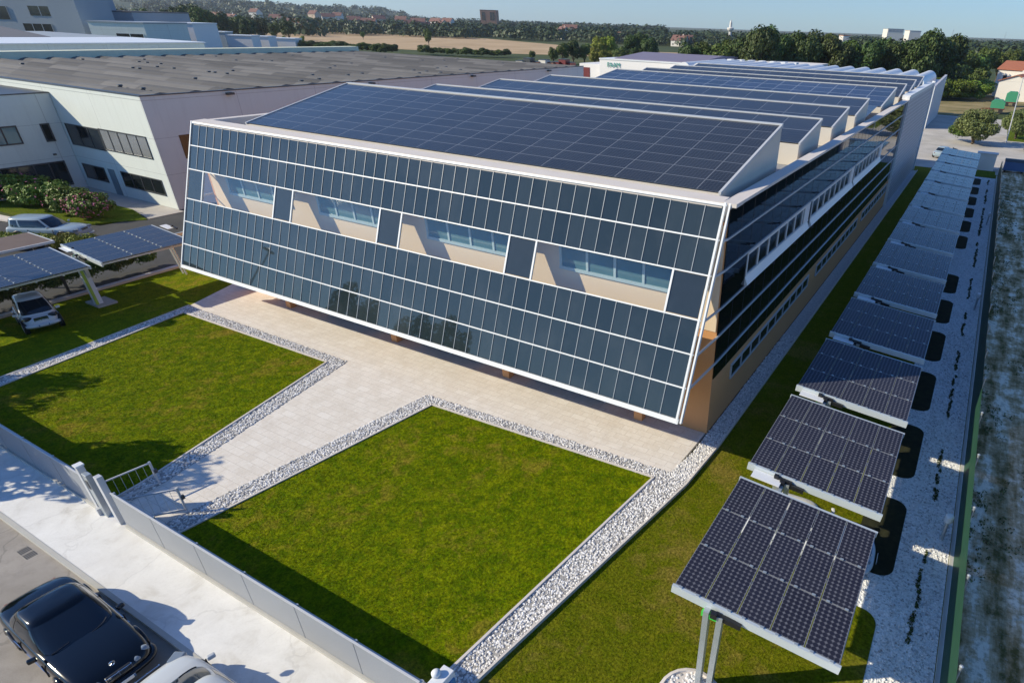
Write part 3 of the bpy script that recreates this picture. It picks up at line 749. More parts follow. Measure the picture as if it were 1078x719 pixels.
# ================================================================== CARPORTS ON THE RIGHT
TW, TL, TZ, TD = 3.72, 4.29, 2.515, .292
def table_pt(x, y, n=0): return Vector((x, y, TZ+TD*(1-x/TW)+n))
def solar_carport(name, label, mat, postx, group):
    t = thing(name, (0,0,0), label, 'solar carport', group)
    ang = math.atan2(TD, TW); MT = Matrix.Rotation(ang, 3, 'Y')
    w_, l_ = TW/5, TL/3
    a = MB(); hx, hy = (w_-.022)/2, (l_-.022)/2
    vs = [MT @ Vector(p) for p in ((-hx,-hy,-.02),(hx,-hy,-.02),(hx,hy,-.02),(-hx,hy,-.02),(-hx,-hy,.02),(hx,-hy,.02),(hx,hy,.02),(-hx,hy,.02))]
    a._add(vs, [(0,3,2,1),(4,5,6,7),(0,1,5,4),(1,2,6,5),(2,3,7,6),(3,0,4,7)])
    a.uv = {1: [(0,0),(1,0),(1,1),(0,1)]}
    for i in (0,2,3,4,5): a.uv[i] = [(.001,.001)]*4
    p0 = a.build('solar_panel', mat, None)
    for i in range(5):
        for j in range(3):
            p = p0 if i == j == 0 else p0.copy()
            if p is not p0: C.objects.link(p)
            p.parent = t; p.location = table_pt((i+.5)*w_, (j+.5)*l_, .03)
    b = MB()
    for y, hh in ((-.045,.22),(TL+.045,.16)):
        b.bar(table_pt(-.03,y,-.05), table_pt(TW+.03,y,-.05), .07, hh)
    for y in (TL*.25, TL*.5, TL*.75): b.bar(table_pt(0,y,-.09), table_pt(TW,y,-.09), .07, .10)
    b.build('edge_beam', mt['steel'], t)
    for x in (.02, TW-.02): b = MB(); b.bar(table_pt(x,0,-.055), table_pt(x,TL,-.055), .05, .08); b.build('side_rail', mt['galv'], t)
    b = MB(); b.bar(table_pt(postx,0,-.2), table_pt(postx,TL+.8,-.2), .16, .16)
    b.build('spine_beam', mt['galv'], t)
    pc = None
    for i in range(5):
        for q in (.22,.78):
            for j in range(3):
                if pc is None: c = MB(); c.box((0,0,0), (.08,.055,.03)); pc = o = c.build('panel_clamp', mt['galv'], None)
                else: o = pc.copy(); C.objects.link(o)
                o.parent = t; o.location = table_pt((i+q)*w_, -.03 if j == 0 else j*l_, .066 if j == 0 else .06)
    for k, (dx, lean) in enumerate(((-.16,0),(.16,-.05))):
        b = MB(); b.bar((postx+dx+lean,-.14,0),(postx+dx,-.14,TZ+TD*(1-postx/TW)-.07), .13, .17, up=(0,1,0)); b.build('post', mt['galv'], t)
    b = MB(); b.box((postx-.06, -.16, TZ+.03), (.42,.10,.13)); b.build('post_cap', mt['green_plastic'], t)
    b = MB(); b.box(table_pt(postx+.02,-.20,-.07), (.14,.12,.15)); b.bar(table_pt(postx+.05,-.16,-.10), table_pt(postx+.62,-.12,-.14), .10, .13); b.build('clamp_hub', mt['black_plastic'], t)
    b = MB(); A = [table_pt(x, y, -.03) for x, y in ((.20,TL+.34),(1.02,TL+.34),(1.02,TL+.70),(.20,TL+.70))]; b.poly(A); b.poly([p-Vector((0,0,.03)) for p in A])
    for i in range(4): q = (i+1)%4; b.poly([A[i], A[q], A[q]-Vector((0,0,.03)), A[i]-Vector((0,0,.03))])
    b.build('spine_plate', mt['white'], t)
    b = MB(); b.box(table_pt(.85,TL+.66,.02), (.12,.10,.12)); b.bar(table_pt(.85,TL+.66,0), table_pt(1.3,TL+.68,-.02), .09, .07); b.build('spine_hub', mt['black_plastic'], t)
    return t
ORD = ['second', 'third', 'fourth', 'fifth', 'sixth', 'seventh', 'eighth', 'ninth', 'tenth', 'eleventh', 'twelfth', 'thirteenth']
GC = 'solar carports in the row beside the right fence'
t0 = solar_carport('solar_carport', 'nearest carport of the right row, fully sunlit on two bare posts', mt['pv_carport'], 1.03, GC)
tabs = [t0]
for k in range(1, 14):
    t = copy_tree(t0); tabs.append(t)
    t['label'] = (f'{ORD[k-1]} carport from the front in the right row, ' +
                  ('fully sunlit beside the building corner' if k == 1 else 'crossed by the shade line' if k == 2 else 'in blue shade alongside the building')
                  if k < 13 else 'farthest carport of the right row, beside the round olive tree')
for k, t in enumerate(tabs): t.location = (31.739, -7.009+5.0887*k, 0)
# pebble island at the foot of the first posts
m = MB(); m.lathe((32.6,-7.62,0), [(.80,0),(.80,.06),(.72,.08),(.70,.03)], 24); tag(m.build('planter_ring', mt['cap']), 'round pale stone ring with pebbles at the foot of the nearest carport posts', 'stone ring')
pebbles([[(32.6+.7*math.cos(i*PI/8), -7.62+.7*math.sin(i*PI/8)) for i in range(16)]], 180, .025, .055)

# ================================================================== CARPORTS ON THE LEFT
GL = 'solar carports beside the left kerb'
ta = solar_carport('solar_carport', 'left carport touching the corner of the glass facade, above shaded grass', mt['pv_left'], 1.7, GL)
ta.location = (-6.0, -2.4, -.05)
tb = copy_tree(ta); tb['label'] = 'left carport with the small white car parked under its edge'; tb.location = (-6.0, -7.3, -.05)
tc_ = copy_tree(ta); tc_['label'] = 'left carport cut off by the left edge of the photo'; tc_.location = (-6.0, -12.2, -.05)
# slanted white and lime foot between the two left carports
t = thing('support_leg', (-4.0,-2.6,0), 'slanted white and lime green leg holding up the left carports', 'post')
m = MB(); m.bar((-3.75,-2.75,.05),(-4.6,-2.55,2.5), .22, .34, up=(0,1,0)); m.build('leg', mt['white'], t)
m = MB(); m.bar((-3.60,-2.86,.05),(-4.46,-2.66,2.5), .07, .12, up=(0,1,0)); m.build('stripe', plain('lime paint', (.38,.52,.05), .5), t)
m = MB(); m.box((-3.95,-2.55,.04), (1.3,.9,.1)); m.build('foot', mt['concrete'], t)
t = thing('support_leg', (-5.2,2.2,0), 'slim twin white struts under the left carport beside the glass facade', 'post')
for dx in (0,.35):
    m = MB(); m.tube([(-4.9+dx,2.15,0),(-5.4+dx,2.0,2.5)], .05); m.build('strut', mt['white'], t)
t = thing('canopy_roof', (-8,-5,0), 'brown weathered flat canopy behind the left carports', 'canopy')
m = MB(); m.prism([(-9.3,-9.5),(-6.55,-9.5),(-6.55,-2.55),(-9.3,-2.55)], 2.78, 2.92); m.build('roof', mt['brownroof'], t)
for x in (-8.5,-6.7):
    for y in (-9.2,-2.8):
        m = MB(); m.span((x-.06,y-.06,0),(x+.06,y+.06,2.78)); m.build('leg', mt['dark'], t)
m = MB(); m.bar((-6.51,-9.5,2.88),(-6.51,-2.5,2.88), .08, .12); m.bar((-9.3,-2.5,2.88),(-6.51,-2.5,2.88), .06, .1); m.build('gutter', mt['trim'], t)

# ================================================================== NEIGHBOURING WHITE BUILDING
nb = thing('factory_building', (-45, 38, 0), 'big pale factory left of the glass facade with a ribbed grey-brown flat roof', 'factory')
XE, YF, ZH = -19.16, 9.86, 8.10
m = MB(); m.xprism([(YF,0),(69,0),(69,7.85),(YF,7.85)], -78, XE); m.build('wall', mt['precast'], nb)
m = MB(); m.span((-78,YF-.02,7.84),(XE+.02,YF+.3,ZH)); m.span((XE-.3,YF+.3,7.84),(XE+.02,69,ZH)); m.span((-78,68.7,7.84),(XE-.3,69,ZH)); m.build('parapet', mt['precast'], nb)
m = MB(); m.span((-78,YF-.06,ZH),(XE+.08,YF+.34,ZH+.07)); m.span((XE-.3,YF+.34,ZH),(XE+.08,69.05,ZH+.07)); m.build('roof_edge', mt['dark'], nb)
prof = []; per = 2.55; ny = 23
for i in range(ny):
    for q in range(6):
        prof.append((YF+.35+per*(i+q/6), 7.75+.5*math.sin(PI*q/6)))
prof.append((YF+.35+per*ny, 7.9)); prof += [(YF+.35+per*ny, 7.6), (YF+.35, 7.6)]
m = MB(); m.xprism(prof, -66, XE-.31); m.build('roof', mt['oldroof'], nb)
m = MB(); m.span((-68.2,YF+.3,7.9),(-66,69,8.85)); m.build('roof_upstand', plain('faded yellow-grey upstand', (.66,.66,.50), .8), nb)
m = MB(); m.xprism([(p[0], p[1]+.1) for p in prof], -77.9, -67.25); m.build('roof', mt['oldroof'], nb)
rv = random.Random(5)
for _ in range(46):
    x, y = rv.uniform(-64,-21), YF+.35+per*rv.randrange(1, ny); m = MB(); m.lathe((x,y,7.85), [(.16,0),(.16,.25),(.24,.27),(.2,.36)], 8); m.build('roof_vent', mt['dark'], nb)
def win(parent, x0, x1, z0, z1, n, glass='window_dark', yy=YF, frame='dark', name='window'):
    m = MB(); m.span((x0,yy-.02,z0),(x1,yy+.05,z1)); wn = m.build(name, mt[glass], parent)
    f = MB()
    for q in range(n+1): xx = x0+(x1-x0)*q/n; f.span((xx-.04,yy-.05,z0),(xx+.04,yy-.021,z1))
    for z in (z0,z1): f.span((x0-.04,yy-.055,z-.04),(x1+.04,yy-.018,z+.04))
    f.build('frame', mt[frame], wn); return wn
win(nb, -32.15, -27.0, 3.6, 5.2, 3); win(nb, -26.9, -20.3, 3.7, 5.25, 5, 'blinds' if 'blinds' in mt else 'grille')
win(nb, -32.0, -28.6, .92, 2.05, 2); win(nb, -26.0, -20.25, .96, 2.1, 4)
m = MB(); m.span((-28.0,YF-.03,.02),(-27.05,YF+.02,2.1)); d = m.build('door', plain('grey steel door', (.16,.22,.25), .5), nb)
m = MB(); m.box((-27.18,YF-.06,1.0), (.05,.05,.16)); m.build('handle', mt['chrome'], d)
m = MB(); m.span((XE-.01,11.6,3.6),(XE+.03,13.6,5.3)); wn = m.build('window', mt['window_dark'], nb)
for y in (16.3,30.4,45,60.1):
    m = MB(); m.box((XE+.2,y,7.9), (.45,.5,.16)); m.build('wall_lamp', mt['dark'], nb)
# projecting wing
XWN, ZW = -32.705, 7.45
m = MB(); m.span((-62,1.2,0),(XWN,YF-.03,ZW)); m.build('wall', mt['precast'], nb)
m = MB(); m.span((-62,1.15,ZW),(XWN+.05,YF-.03,ZW+.08)); m.build('roof_edge', mt['dark'], nb)
def winx(y0, y1, z0, z1, n, glass='window_dark'):
    m = MB(); m.span((XWN-.05,y0,z0),(XWN+.02,y1,z1)); wn = m.build('window', mt[glass], nb)
    f = MB()
    for q in range(n+1): yy = y0+(y1-y0)*q/n; f.span((XWN+.021,yy-.05,z0),(XWN+.05,yy+.05,z1))
    for z in (z0,z1): f.span((XWN+.018,y0-.05,z-.05),(XWN+.055,y1+.05,z+.05))
    f.build('frame', mt['dark'], wn)
winx(4.9, 6.8, 3.98, 5.25, 2, 'aqua'); winx(8.40, 8.93, 3.93, 5.22, 1)
winx(3.6, 8.9, .45, 2.3, 5)
m = MB(); m.box((XWN+.06,8.5,2.9), (.1,.22,.12)); m.build('wall_lamp', mt['dark'], nb)

# ================================================================== FRONT FENCE AND GATE
YN, FH = -10.88, 1.30
GF = 'panels of the street fence'
def fence(x0, x1, n, label):
    t = thing('metal_fence', ((x0+x1)/2, YN, 0), label, 'fence')
    for i in range(n):
        a, b = x0+(x1-x0)*i/n, x0+(x1-x0)*(i+1)/n
        m = MB(); m.span((a+.015,YN-.012,.12),(b-.015,YN+.012,FH)); p = m.build('panel', mt['fence_mesh'], t)
    for i in range(n+1):
        a = x0+(x1-x0)*i/n
        m = MB(); m.span((a-.03,YN+.014,0),(a+.03,YN+.10,FH-.02)); m.build('post', mt['galv'], t)
    m = MB(); m.span((x0,YN-.02,FH),(x1,YN+.02,FH+.035)); m.span((x0,YN+.11,FH-.30),(x1,YN+.17,FH-.24)); m.build('rail', mt['trim'], t)
    m = MB(); m.span((x0,YN-.07,0),(x1,YN+.10,.115)); m.build('plinth', mt['concrete'], t)
fence(-4.0, 13.75, 9, 'grey mesh street fence left of the gate, in front of the left lawn')
fence(15.35, 27.6, 6, 'grey mesh street fence right of the gate, in front of the right lawn')
t = thing('gate_pillar', (13.95,YN,0), 'tall pale metal gate pillar at the end of the left fence', 'gate pillar')
m = MB(); m.span((13.80,YN-.08,0),(13.98,YN+.10,1.75)); m.build('pillar', mt['trim'], t, bevel=.01)
m = MB(); m.span((13.78,YN-.10,1.75),(14.0,YN+.12,1.80)); m.build('cap', mt['white'], t)
t = thing('gate_pillar', (14.25,YN,0), 'pale metal panel pillar with intercom between the gate posts', 'gate pillar')
m = MB(); m.span((14.14,YN-.09,0),(14.40,YN+.06,1.62)); m.build('pillar', mt['galv'], t, bevel=.01)
m = MB(); m.span((14.2,YN-.105,1.1),(14.34,YN-.092,1.4)); m.build('intercom', mt['dark'], t)
m = MB(); m.box((14.05,YN-.12,.12), (.12,.1,.24)); m.build('base', mt['trim'], t)
t = thing('gate_pillar', (15.15,YN,0), 'broad pale gate pillar with a dark side at the right fence', 'gate pillar')
m = MB(); m.span((14.86,YN-.06,0),(14.90,YN+.08,1.78)); m.span((14.90,YN-.07,0),(15.10,YN+.09,1.80)); m.build('pillar', mt['trim'], t, bevel=.01)
m = MB(); m.span((14.845,YN-.05,.05),(14.859,YN+.07,1.7)); m.build('side_plate', plain('dark plum metal', (.07,.05,.07), .5), t)
def leaf(hx, ex, ey, label):
    t = thing('gate_leaf', (hx,YN+.12,0), label, 'gate')
    a, b = Vector((hx,YN+.14,0)), Vector((ex,ey,0)); z = Vector((0,0,1))
    m = MB(); m.bar(a+z*.95, b+z*.95, .04); m.bar(a+z*.15, b+z*.15, .05); m.bar(b+z*.1, b+z*1.0, .06); m.bar(a+z*.1, a+z*1.0, .05); m.cur = 1
    for q in range(1,7): p = a.lerp(b, q/7); m.bar(p+z*.15, p+z*.95, .009)
    m.build('frame', [mt['trim'], mt['galv']], t)
    m = MB(); m.box(b+Vector((0,.05,.6)), (.08,.10,.14)); m.build('lock', mt['dark'], t)
leaf(13.98, 14.2, -9.35, 'left leaf of the entrance gate, swung open along the left gravel strip')
leaf(15.35, 16.25, -9.65, 'right leaf of the entrance gate, swung open towards the right lawn')
t = thing('service_pillar', (28.0,-10.7,0), 'white pillar with a small round camera at the right end of the street fence', 'pillar')
m = MB(); m.span((27.82,-11.1,0),(28.12,-10.35,1.42)); m.build('body', mt['white'], t, bevel=.015)
m = MB(); m.lathe((27.86,-10.62,1.42), [(.05,0),(.10,.02),(.10,.09),(.04,.13)], 14); m.build('camera', mt['white'], t, smooth=True)
m = MB(); m.span((28.12,-11.05,.2),(28.16,-10.4,1.25)); m.build('side_panel', plain('blue glossy panel', (.10,.25,.45), .2), t)
t = thing('drain_grate', (13.9,-12.85,-.1), 'small dark drain grate in the road beside the pavement', 'drain')
for dx in (-.17,.17):
    m = MB()
    for q in range(6): m.span((13.9+dx-.13,-12.95+.045*q,-.1),(13.9+dx+.13,-12.93+.045*q,-.088))
    m.build('grating', mt['dark'], t)

# ================================================================== RIGHT FENCE, BOLLARDS, CREEPERS
t = thing('screen_fence', (37.74,27,0), 'long green netting fence along the right side of the plot', 'fence')
m = MB(); m.poly([(37.74,-12,.12),(37.74,66,.12),(37.74,66,1.8),(37.74,-12,1.8)]); m.build('netting', mt['green_mesh'], t)
m = MB(); m.span((37.64,-12,-.02),(37.86,66,.10)); m.build('plinth', mt['concrete'], t)
pp = None
for k in range(27):
    y = -11+2.9*k
    if pp is None:
        m = MB(); m.tube([(0,0,0),(0,0,1.86)], .03, 8); m.lathe((0,0,1.86), [(.045,0),(.045,.03),(.02,.05)], 8); pp = m.build('post', mt['galv'], None); o = pp
    else: o = pp.copy(); C.objects.link(o)
    o.parent = t; o.location = Vector((37.80,y,0))-t.location
GB = 'garden bollards along the right fence'
bl = None
for (y, lab) in ((1.05,'low silver bollard lamp by the fence next to the lit strips of gravel'),(22.0,'low bollard lamp by the fence in the shaded middle of the gravel'),(42.7,'low bollard lamp by the fence near the far end of the gravel')):
    if bl is None:
        bl = thing('bollard_lamp', (37.35,y,0), lab, 'bollard lamp', GB)
        m = MB(); m.tube([(37.35,y,0),(37.35,y,.75)], .055, 10); m.build('post', mt['galv'], bl, smooth=False)
        m = MB(); m.lathe((37.35,y,.75), [(.11,0),(.13,.05),(.13,.22),(.09,.27)], 12); m.build('lamp_head', mt['white'], bl)
    else: o = copy_tree(bl); o.location = (37.35,y,0); o['label'] = lab
def leaves(m, c, rad, n, size, rnd, shell=.45, flat=1.0):
    c = Vector(c)
    for _ in range(n):
        d = Vector((rnd.gauss(0,1), rnd.gauss(0,1), rnd.gauss(0,1)));
        if d.length < 1e-3: continue
        d.normalize(); r = shell+(1-shell)*rnd.random()**.6
        p = c+Vector((d.x*rad[0], d.y*rad[1], d.z*rad[2]))*r
        nrm = (d+Vector((rnd.uniform(-.8,.8), rnd.uniform(-.8,.8), rnd.uniform(-.3,1.0)))).normalized()
        a = nrm.cross(Vector((rnd.uniform(-1,1), rnd.uniform(-1,1), .2))).normalized(); b = nrm.cross(a)
        s = size*rnd.uniform(.6,1.35); a *= s; b *= s*rnd.uniform(.5,.9)
        m._add([p-a, p-b*.8+nrm*s*.15, p+a, p+b*.8+nrm*s*.15], [(0,1,2,3)])
rc = random.Random(11); m = MB(); y = -9.0
while y < 63:
    if noise.noise(Vector((y*.33,4,1))) > -.12 and rc.random() < .8:
        r = rc.uniform(.04,.13)*(1.0 if y < 25 else 1.25); leaves(m, (36.95+rc.uniform(-.05,.05), y, .04), (r*.7, r*2.3, .05), int(22+r*130), .045, rc, .1)
    y += rc.uniform(.16,.42)
tag(m.build('creeping_plants', mt['creeper'], fix=False), kind='stuff')
m = MB(); rc = random.Random(12)
for _ in range(700):
    y = rc.uniform(-6,60); x = 38.1+abs(rc.gauss(0,.5))+(rc.random()<.4)*rc.uniform(.6,2.6)
    n_ = noise.noise(Vector((x*.5,y*.22,1)))
    if n_ < -.05: continue
    r = rc.uniform(.06,.30); leaves(m, (x,y,.0), (r,r*1.9,.035), int(6+r*38), .045, rc, .0)
tag(m.build('weeds', mt['leaf_olive'], fix=False), kind='stuff')

# ================================================================== TREES AND SHRUBS
def tree_mesh(seed, h, rw, n, leaf, lobes=9, trunk=.32, low=.25, rough=1.0):
    rnd = random.Random(seed); cr = MB(); tr = MB()
    zc = h*(low+1)/2; rz = h*(1-low)/2
    per = n//(lobes+1)
    cents = []
    for i in range(lobes):
        a = i*2.4+rnd.uniform(-.4,.4); u = rnd.uniform(-.75,.85); k = math.sqrt(max(.05,1-u*u))
        c = Vector((math.cos(a)*rw*.62*k, math.sin(a)*rw*.62*k, zc+u*rz*.68)); cents.append(c)
        s = rnd.uniform(.34,.52)*rough
        leaves(cr, c, (rw*s, rw*s, rz*s*.85), per, leaf, rnd, .55)
    leaves(cr, (0,0,zc), (rw*.6, rw*.6, rz*.7), per, leaf, rnd, .2)
    tr.tube([(0,0,0),(.05,.03,h*low*.6),(-.03,.05,h*.55),(0,0,h*.8)], [trunk*1.25, trunk, trunk*.6, trunk*.2], 7)
    for c in cents[:6]:
        b = Vector((0,0,h*low*.9)); tr.tube([b, b.lerp(c,.5)+Vector((0,0,-.1*h*.1)), c], [trunk*.5, trunk*.3, trunk*.1], 5, cap=False)
    return cr, tr
TP = {}
def tree_proto(key, mat, *a, **k):
    cr, tr = tree_mesh(*a, **k)
    h = a[1]
    t = bpy.data.objects.new('tree', None)
    crown = cr.build('crown', mat, None, fix=False); trunk = tr.build('trunk', mt['bark'], None)
    TP[key] = (crown.data, trunk.data, h); bpy.data.objects.remove(crown); bpy.data.objects.remove(trunk); bpy.data.objects.remove(t)
def tree(key, loc, h, label, group=None, wide=1.0, rot=None, name='tree', cat='tree', trunk=True):
    cd, td, h0 = TP[key]; s = h/h0
    t = thing(name, loc, label, cat, group); t.scale = (s*wide, s*wide, s); t.rotation_euler = (0,0,random.uniform(0,6.28) if rot is None else rot)
    o = bpy.data.objects.new('crown', cd); C.objects.link(o); o.parent = t
    if trunk: o = bpy.data.objects.new('trunk', td); C.objects.link(o); o.parent = t
    return t
for i in range(3):
    tree_proto(f'dark{i}', mt['leaf_dark'], 20+i, 10, 4.2-.4*i, 5200, .30, lobes=13, low=.12)
    tree_proto(f'mid{i}', mt['leaf_mid'], 30+i, 10, 3.6+.3*i, 4600, .30, lobes=11, low=.15)
tree_proto('pop', mt['leaf_dark'], 41, 10, 2.3, 3800, .26, lobes=12, low=.10)
tree_proto('sparse', mt['leaf_mid'], 60, 10, 3.6, 2500, .27, lobes=14, low=.15, rough=.8)
tree_proto('light', mt['leaf_light'], 42, 10, 3.6, 4200, .30, lobes=10, low=.12)
tree_proto('olive', mt['leaf_olive'], 47, 4, 2.5, 8000, .12, lobes=18, low=.03, trunk=.16, rough=.95)
tree_proto('bush', mt['leaf_mid'], 44, 2, 1.3, 2600, .09, lobes=9, low=.0, trunk=.05)
tree_proto('bushg', leafy('bright shrub leaves', (.07,.12,.012), (.14,.22,.02), (.22,.30,.04)), 46, 2, 1.3, 2600, .09, lobes=9, low=.0, trunk=.05)
tree_proto('bushl', mt['leaf_light'], 45, 2, 1.5, 2600, .10, lobes=9, low=.0, trunk=.05)
for i in range(2): tree_proto(f'far{i}', mt['leaf_far'], 50+i, 10, 4.2, 1300, .55, lobes=8, low=.08)
tree_proto('farl', mt['leaf_mid'], 53, 10, 4.4, 1300, .55, lobes=8, low=.08)
def up_to(u, vtop, y=None, depth=None):
    """tree standing on the ground below image column u, whose top is seen at vtop"""
    p = at_depth(u, vtop, depth); return (p.x, p.y, -.1), p.z+.1
# trees right behind the building
rt = random.Random(21)
GT = 'dark trees in the row behind the solar roof'
row = [(727,44,150),(742,40,152),(756,42,149),(772,38,156),(790,31,150),(803,27,146),(818,27,150),(836,33,152),(851,35,149),(868,30,153),(884,38,148),(901,38,152),
       (918,42,149),(934,40,154),(948,44,150),(963,40,152),(977,33,147),(990,31,150),(1002,36,153)]
for k, (u, v, d) in enumerate(row):
    loc, h = up_to(u, v, depth=d)
    tree(rt.choice(['dark0','dark1','dark2','mid0','dark0']), loc, h*1.02, 'leafy dark green tree in the row behind the solar roof', GT, wide=rt.uniform(.75,.95))
GT2 = 'lower green trees and shrubs right of the building end'
for k, (u, v, d) in enumerate([(1008,62,165),(1016,50,185),(1030,54,190),(1043,47,205),(1058,52,210),(1072,48,205),(995,72,175),(1003,80,168),(1014,78,170),(1026,76,176),(1036,70,182),(980,70,168),(987,78,160),(1066,66,188),(1078,62,190)]):
    loc, h = up_to(u, v, depth=d)
    tree(rt.choice(['mid0','mid1','mid2','farl']), loc, max(3, h), 'mid green bushy tree in the thicket right of the building end', GT2, wide=rt.uniform(.85,1.2))
GT3 = 'trees between the factory roofs and the wheat field'
for k, (u, v, d, key) in enumerate([(582,48,225,'mid0'),(592,44,228,'mid1'),(603,41,230,'dark1'),(615,44,232,'mid0'),(626,46,226,'light'),(637,49,224,'light'),(645,50,226,'light'),(630,33,250,'light'),(641,32,252,'light'),(652,48,222,'mid2'),(666,36,235,'dark0'),(675,33,236,'dark1'),(684,38,233,'dark2'),(560,53,240,'mid1'),(652,52,215,'mid0')]):
    loc, h = up_to(u, v, depth=d)
    tree(key, loc, h, {'light':'yellow-green loose tree beyond the white factory, in front of the wheat field'}.get(key, 'green tree beyond the factory roofs, in front of the wheat field'), GT3, wide=rt.uniform(.8,1.05))
loc, h = up_to(449, 28, depth=330); tree('mid0', loc, h, 'single tall green tree standing alone at the near edge of the wheat field', wide=.62)
loc, h = up_to(381, 33, depth=400); tree('mid1', loc, h, 'small round tree standing in the hedge of the wheat field, left of the tall one', wide=.9)
GH = 'hedge bushes along the near edge of the wheat field'
for k in range(48):
    u = 318+k*4.6+rt.uniform(-2,2); v = 43.5+.047*(u-330)+rt.uniform(-2.2,1.2)
    if 418 < u < 440: continue
    d = 255+rt.uniform(-8,8); loc, h = up_to(u, v, depth=d); tree(rt.choice(['mid0','mid2','dark0']), loc, max(2.6,h), 'rounded green bush in the hedge along the near edge of the wheat field', GH, wide=1.6, trunk=False, name='hedge_bush', cat='bush')
GT4 = 'dark trees behind the left factories'
for k, (u, v, d) in enumerate([(118,6,330),(132,8,340),(146,6,350),(160,10,335),(172,8,345),(186,4,300),(198,2,305),(208,4,300),(216,10,310),(230,12,330),(246,14,340),(258,17,320),(272,18,330),(286,22,340),(300,20,350),(94,8,340),(108,10,330),(232,38,300),(248,40,310),(262,42,300),(300,42,320),(318,41,330),(214,38,290)]):
    loc, h = up_to(u, v, depth=d)
    small = v > 36
    tree('light' if small else rt.choice(['dark0','dark1','mid0','pop']), loc, max(4,h), 'small yellow-green tree among the white sheds at the upper left' if small else 'dark tree in the belt behind the left factories', 'small trees among the white sheds' if small else GT4, wide=rt.uniform(.8,1.1))
tree('olive', (34.0,90.6,0), 5.0, 'round olive-green tree beside the far end of the right carports', wide=1.0)
tree('bush', (31.9,92.2,0), 2.6, 'shrub growing against the left side of the round olive-green tree', name='bush', cat='bush', trunk=False, wide=1.2)
tree('olive', (39.6,101,0), 4.4, 'broad olive-green tree under the lamp post at the right edge', wide=.95)
tree('bush', (41.5,97,0), 1.5, 'low clipped bush at the right edge below the lamp post', name='bush', cat='bush', trunk=False)
GO = 'flowering shrubs in a line before the pale factory'
for k, (x, y, hh) in enumerate(((-32.4,4.6,2.3),(-29.4,4.8,2.4),(-26.8,5.0,2.3),(-24.2,5.2,2.1),(-21.9,5.4,2.0))):
    t = tree('bushg', (x,y,0), hh, ['leftmost flowering shrub of the line before the pale factory','second flowering shrub from the left before the pale factory','middle flowering shrub of the line before the pale factory','fourth flowering shrub, beside the pinkest one','rightmost shrub of the line, covered most in pink flowers'][k], GO, wide=1.18, name='flowering_shrub', cat='shrub', trunk=False)
    m = MB(); leaves(m, (0,-.25,1.0), (1.3,1.15,.9), 40 if k < 4 else 230, .075, rt, .9); o = m.build('blossoms', mt['flower'], None, fix=False); o.parent = t
GHG = 'clipped hedge in front of the grey car'
for k in range(7):
    p = Vector((-20.9,-2.3,0)).lerp(Vector((-14.6,1.35,0)), k/6)
    tree('bushl', p, 1.25, 'yellow-green clipped hedge bush between the grey car and the left carports', GHG, wide=.95, name='hedge_bush', cat='bush', trunk=False)
for k in range(9):
    tree('bush', (-7.5+.15*math.sin(k*2.1), -8.2+1.2*k, 0), 1.5, 'dark green hedge bush in the shade behind the left carports', 'hedge behind the left carports', wide=.85, name='hedge_bush', cat='bush', trunk=False)
# trees across the street, seen mirrored in the facade and throwing their shade over the fence
GS = 'street trees beyond the frame'
tree('sparse', (-4.0,-14.2,0), 7.6, 'street tree whose shade falls on the left lawn', GS, wide=.75)
tree('sparse', (6.0,-13.7,-.1), 7.0, 'street tree whose shade falls on the left lawn', GS, wide=.78)
tree('sparse', (.2,-16.5,-.1), 7.2, 'street tree whose shade falls on the left lawn', GS, wide=.62)
for k, (x, y, h) in enumerate([(-14,-38,4.2),(-24,-36,5.5),(-8.5,-40,3.6),(-4.5,-41,4.4),(6,-46,4.6),(-30,-37,5),(-37,-38,6.5),(-48,-42,7),(17,-50,5.4),(1,-50,4.2),(-60,-40,7),(-19,-42,4.8)]):
    tree(['sparse','mid0','pop'][k%3], (x,y,-.1), h, 'tree across the street, seen only as a reflection in the facade', 'trees mirrored in the glass facade', wide=.9)
t = thing('street_lamp', (-7.6,-8.6,0), 'tall street lamp beyond the left edge of the photo', 'street lamp')
m = MB(); m.tube([(-7.6,-8.6,0),(-7.6,-8.6,6.2)], .06, 8); m.build('pole', mt['galv'], t)
m = MB(); m.lathe((-7.6,-8.6,6.2), [(.1,0),(.45,.05),(.45,.15),(.1,.22)], 14); m.build('lamp_head', mt['galv'], t)

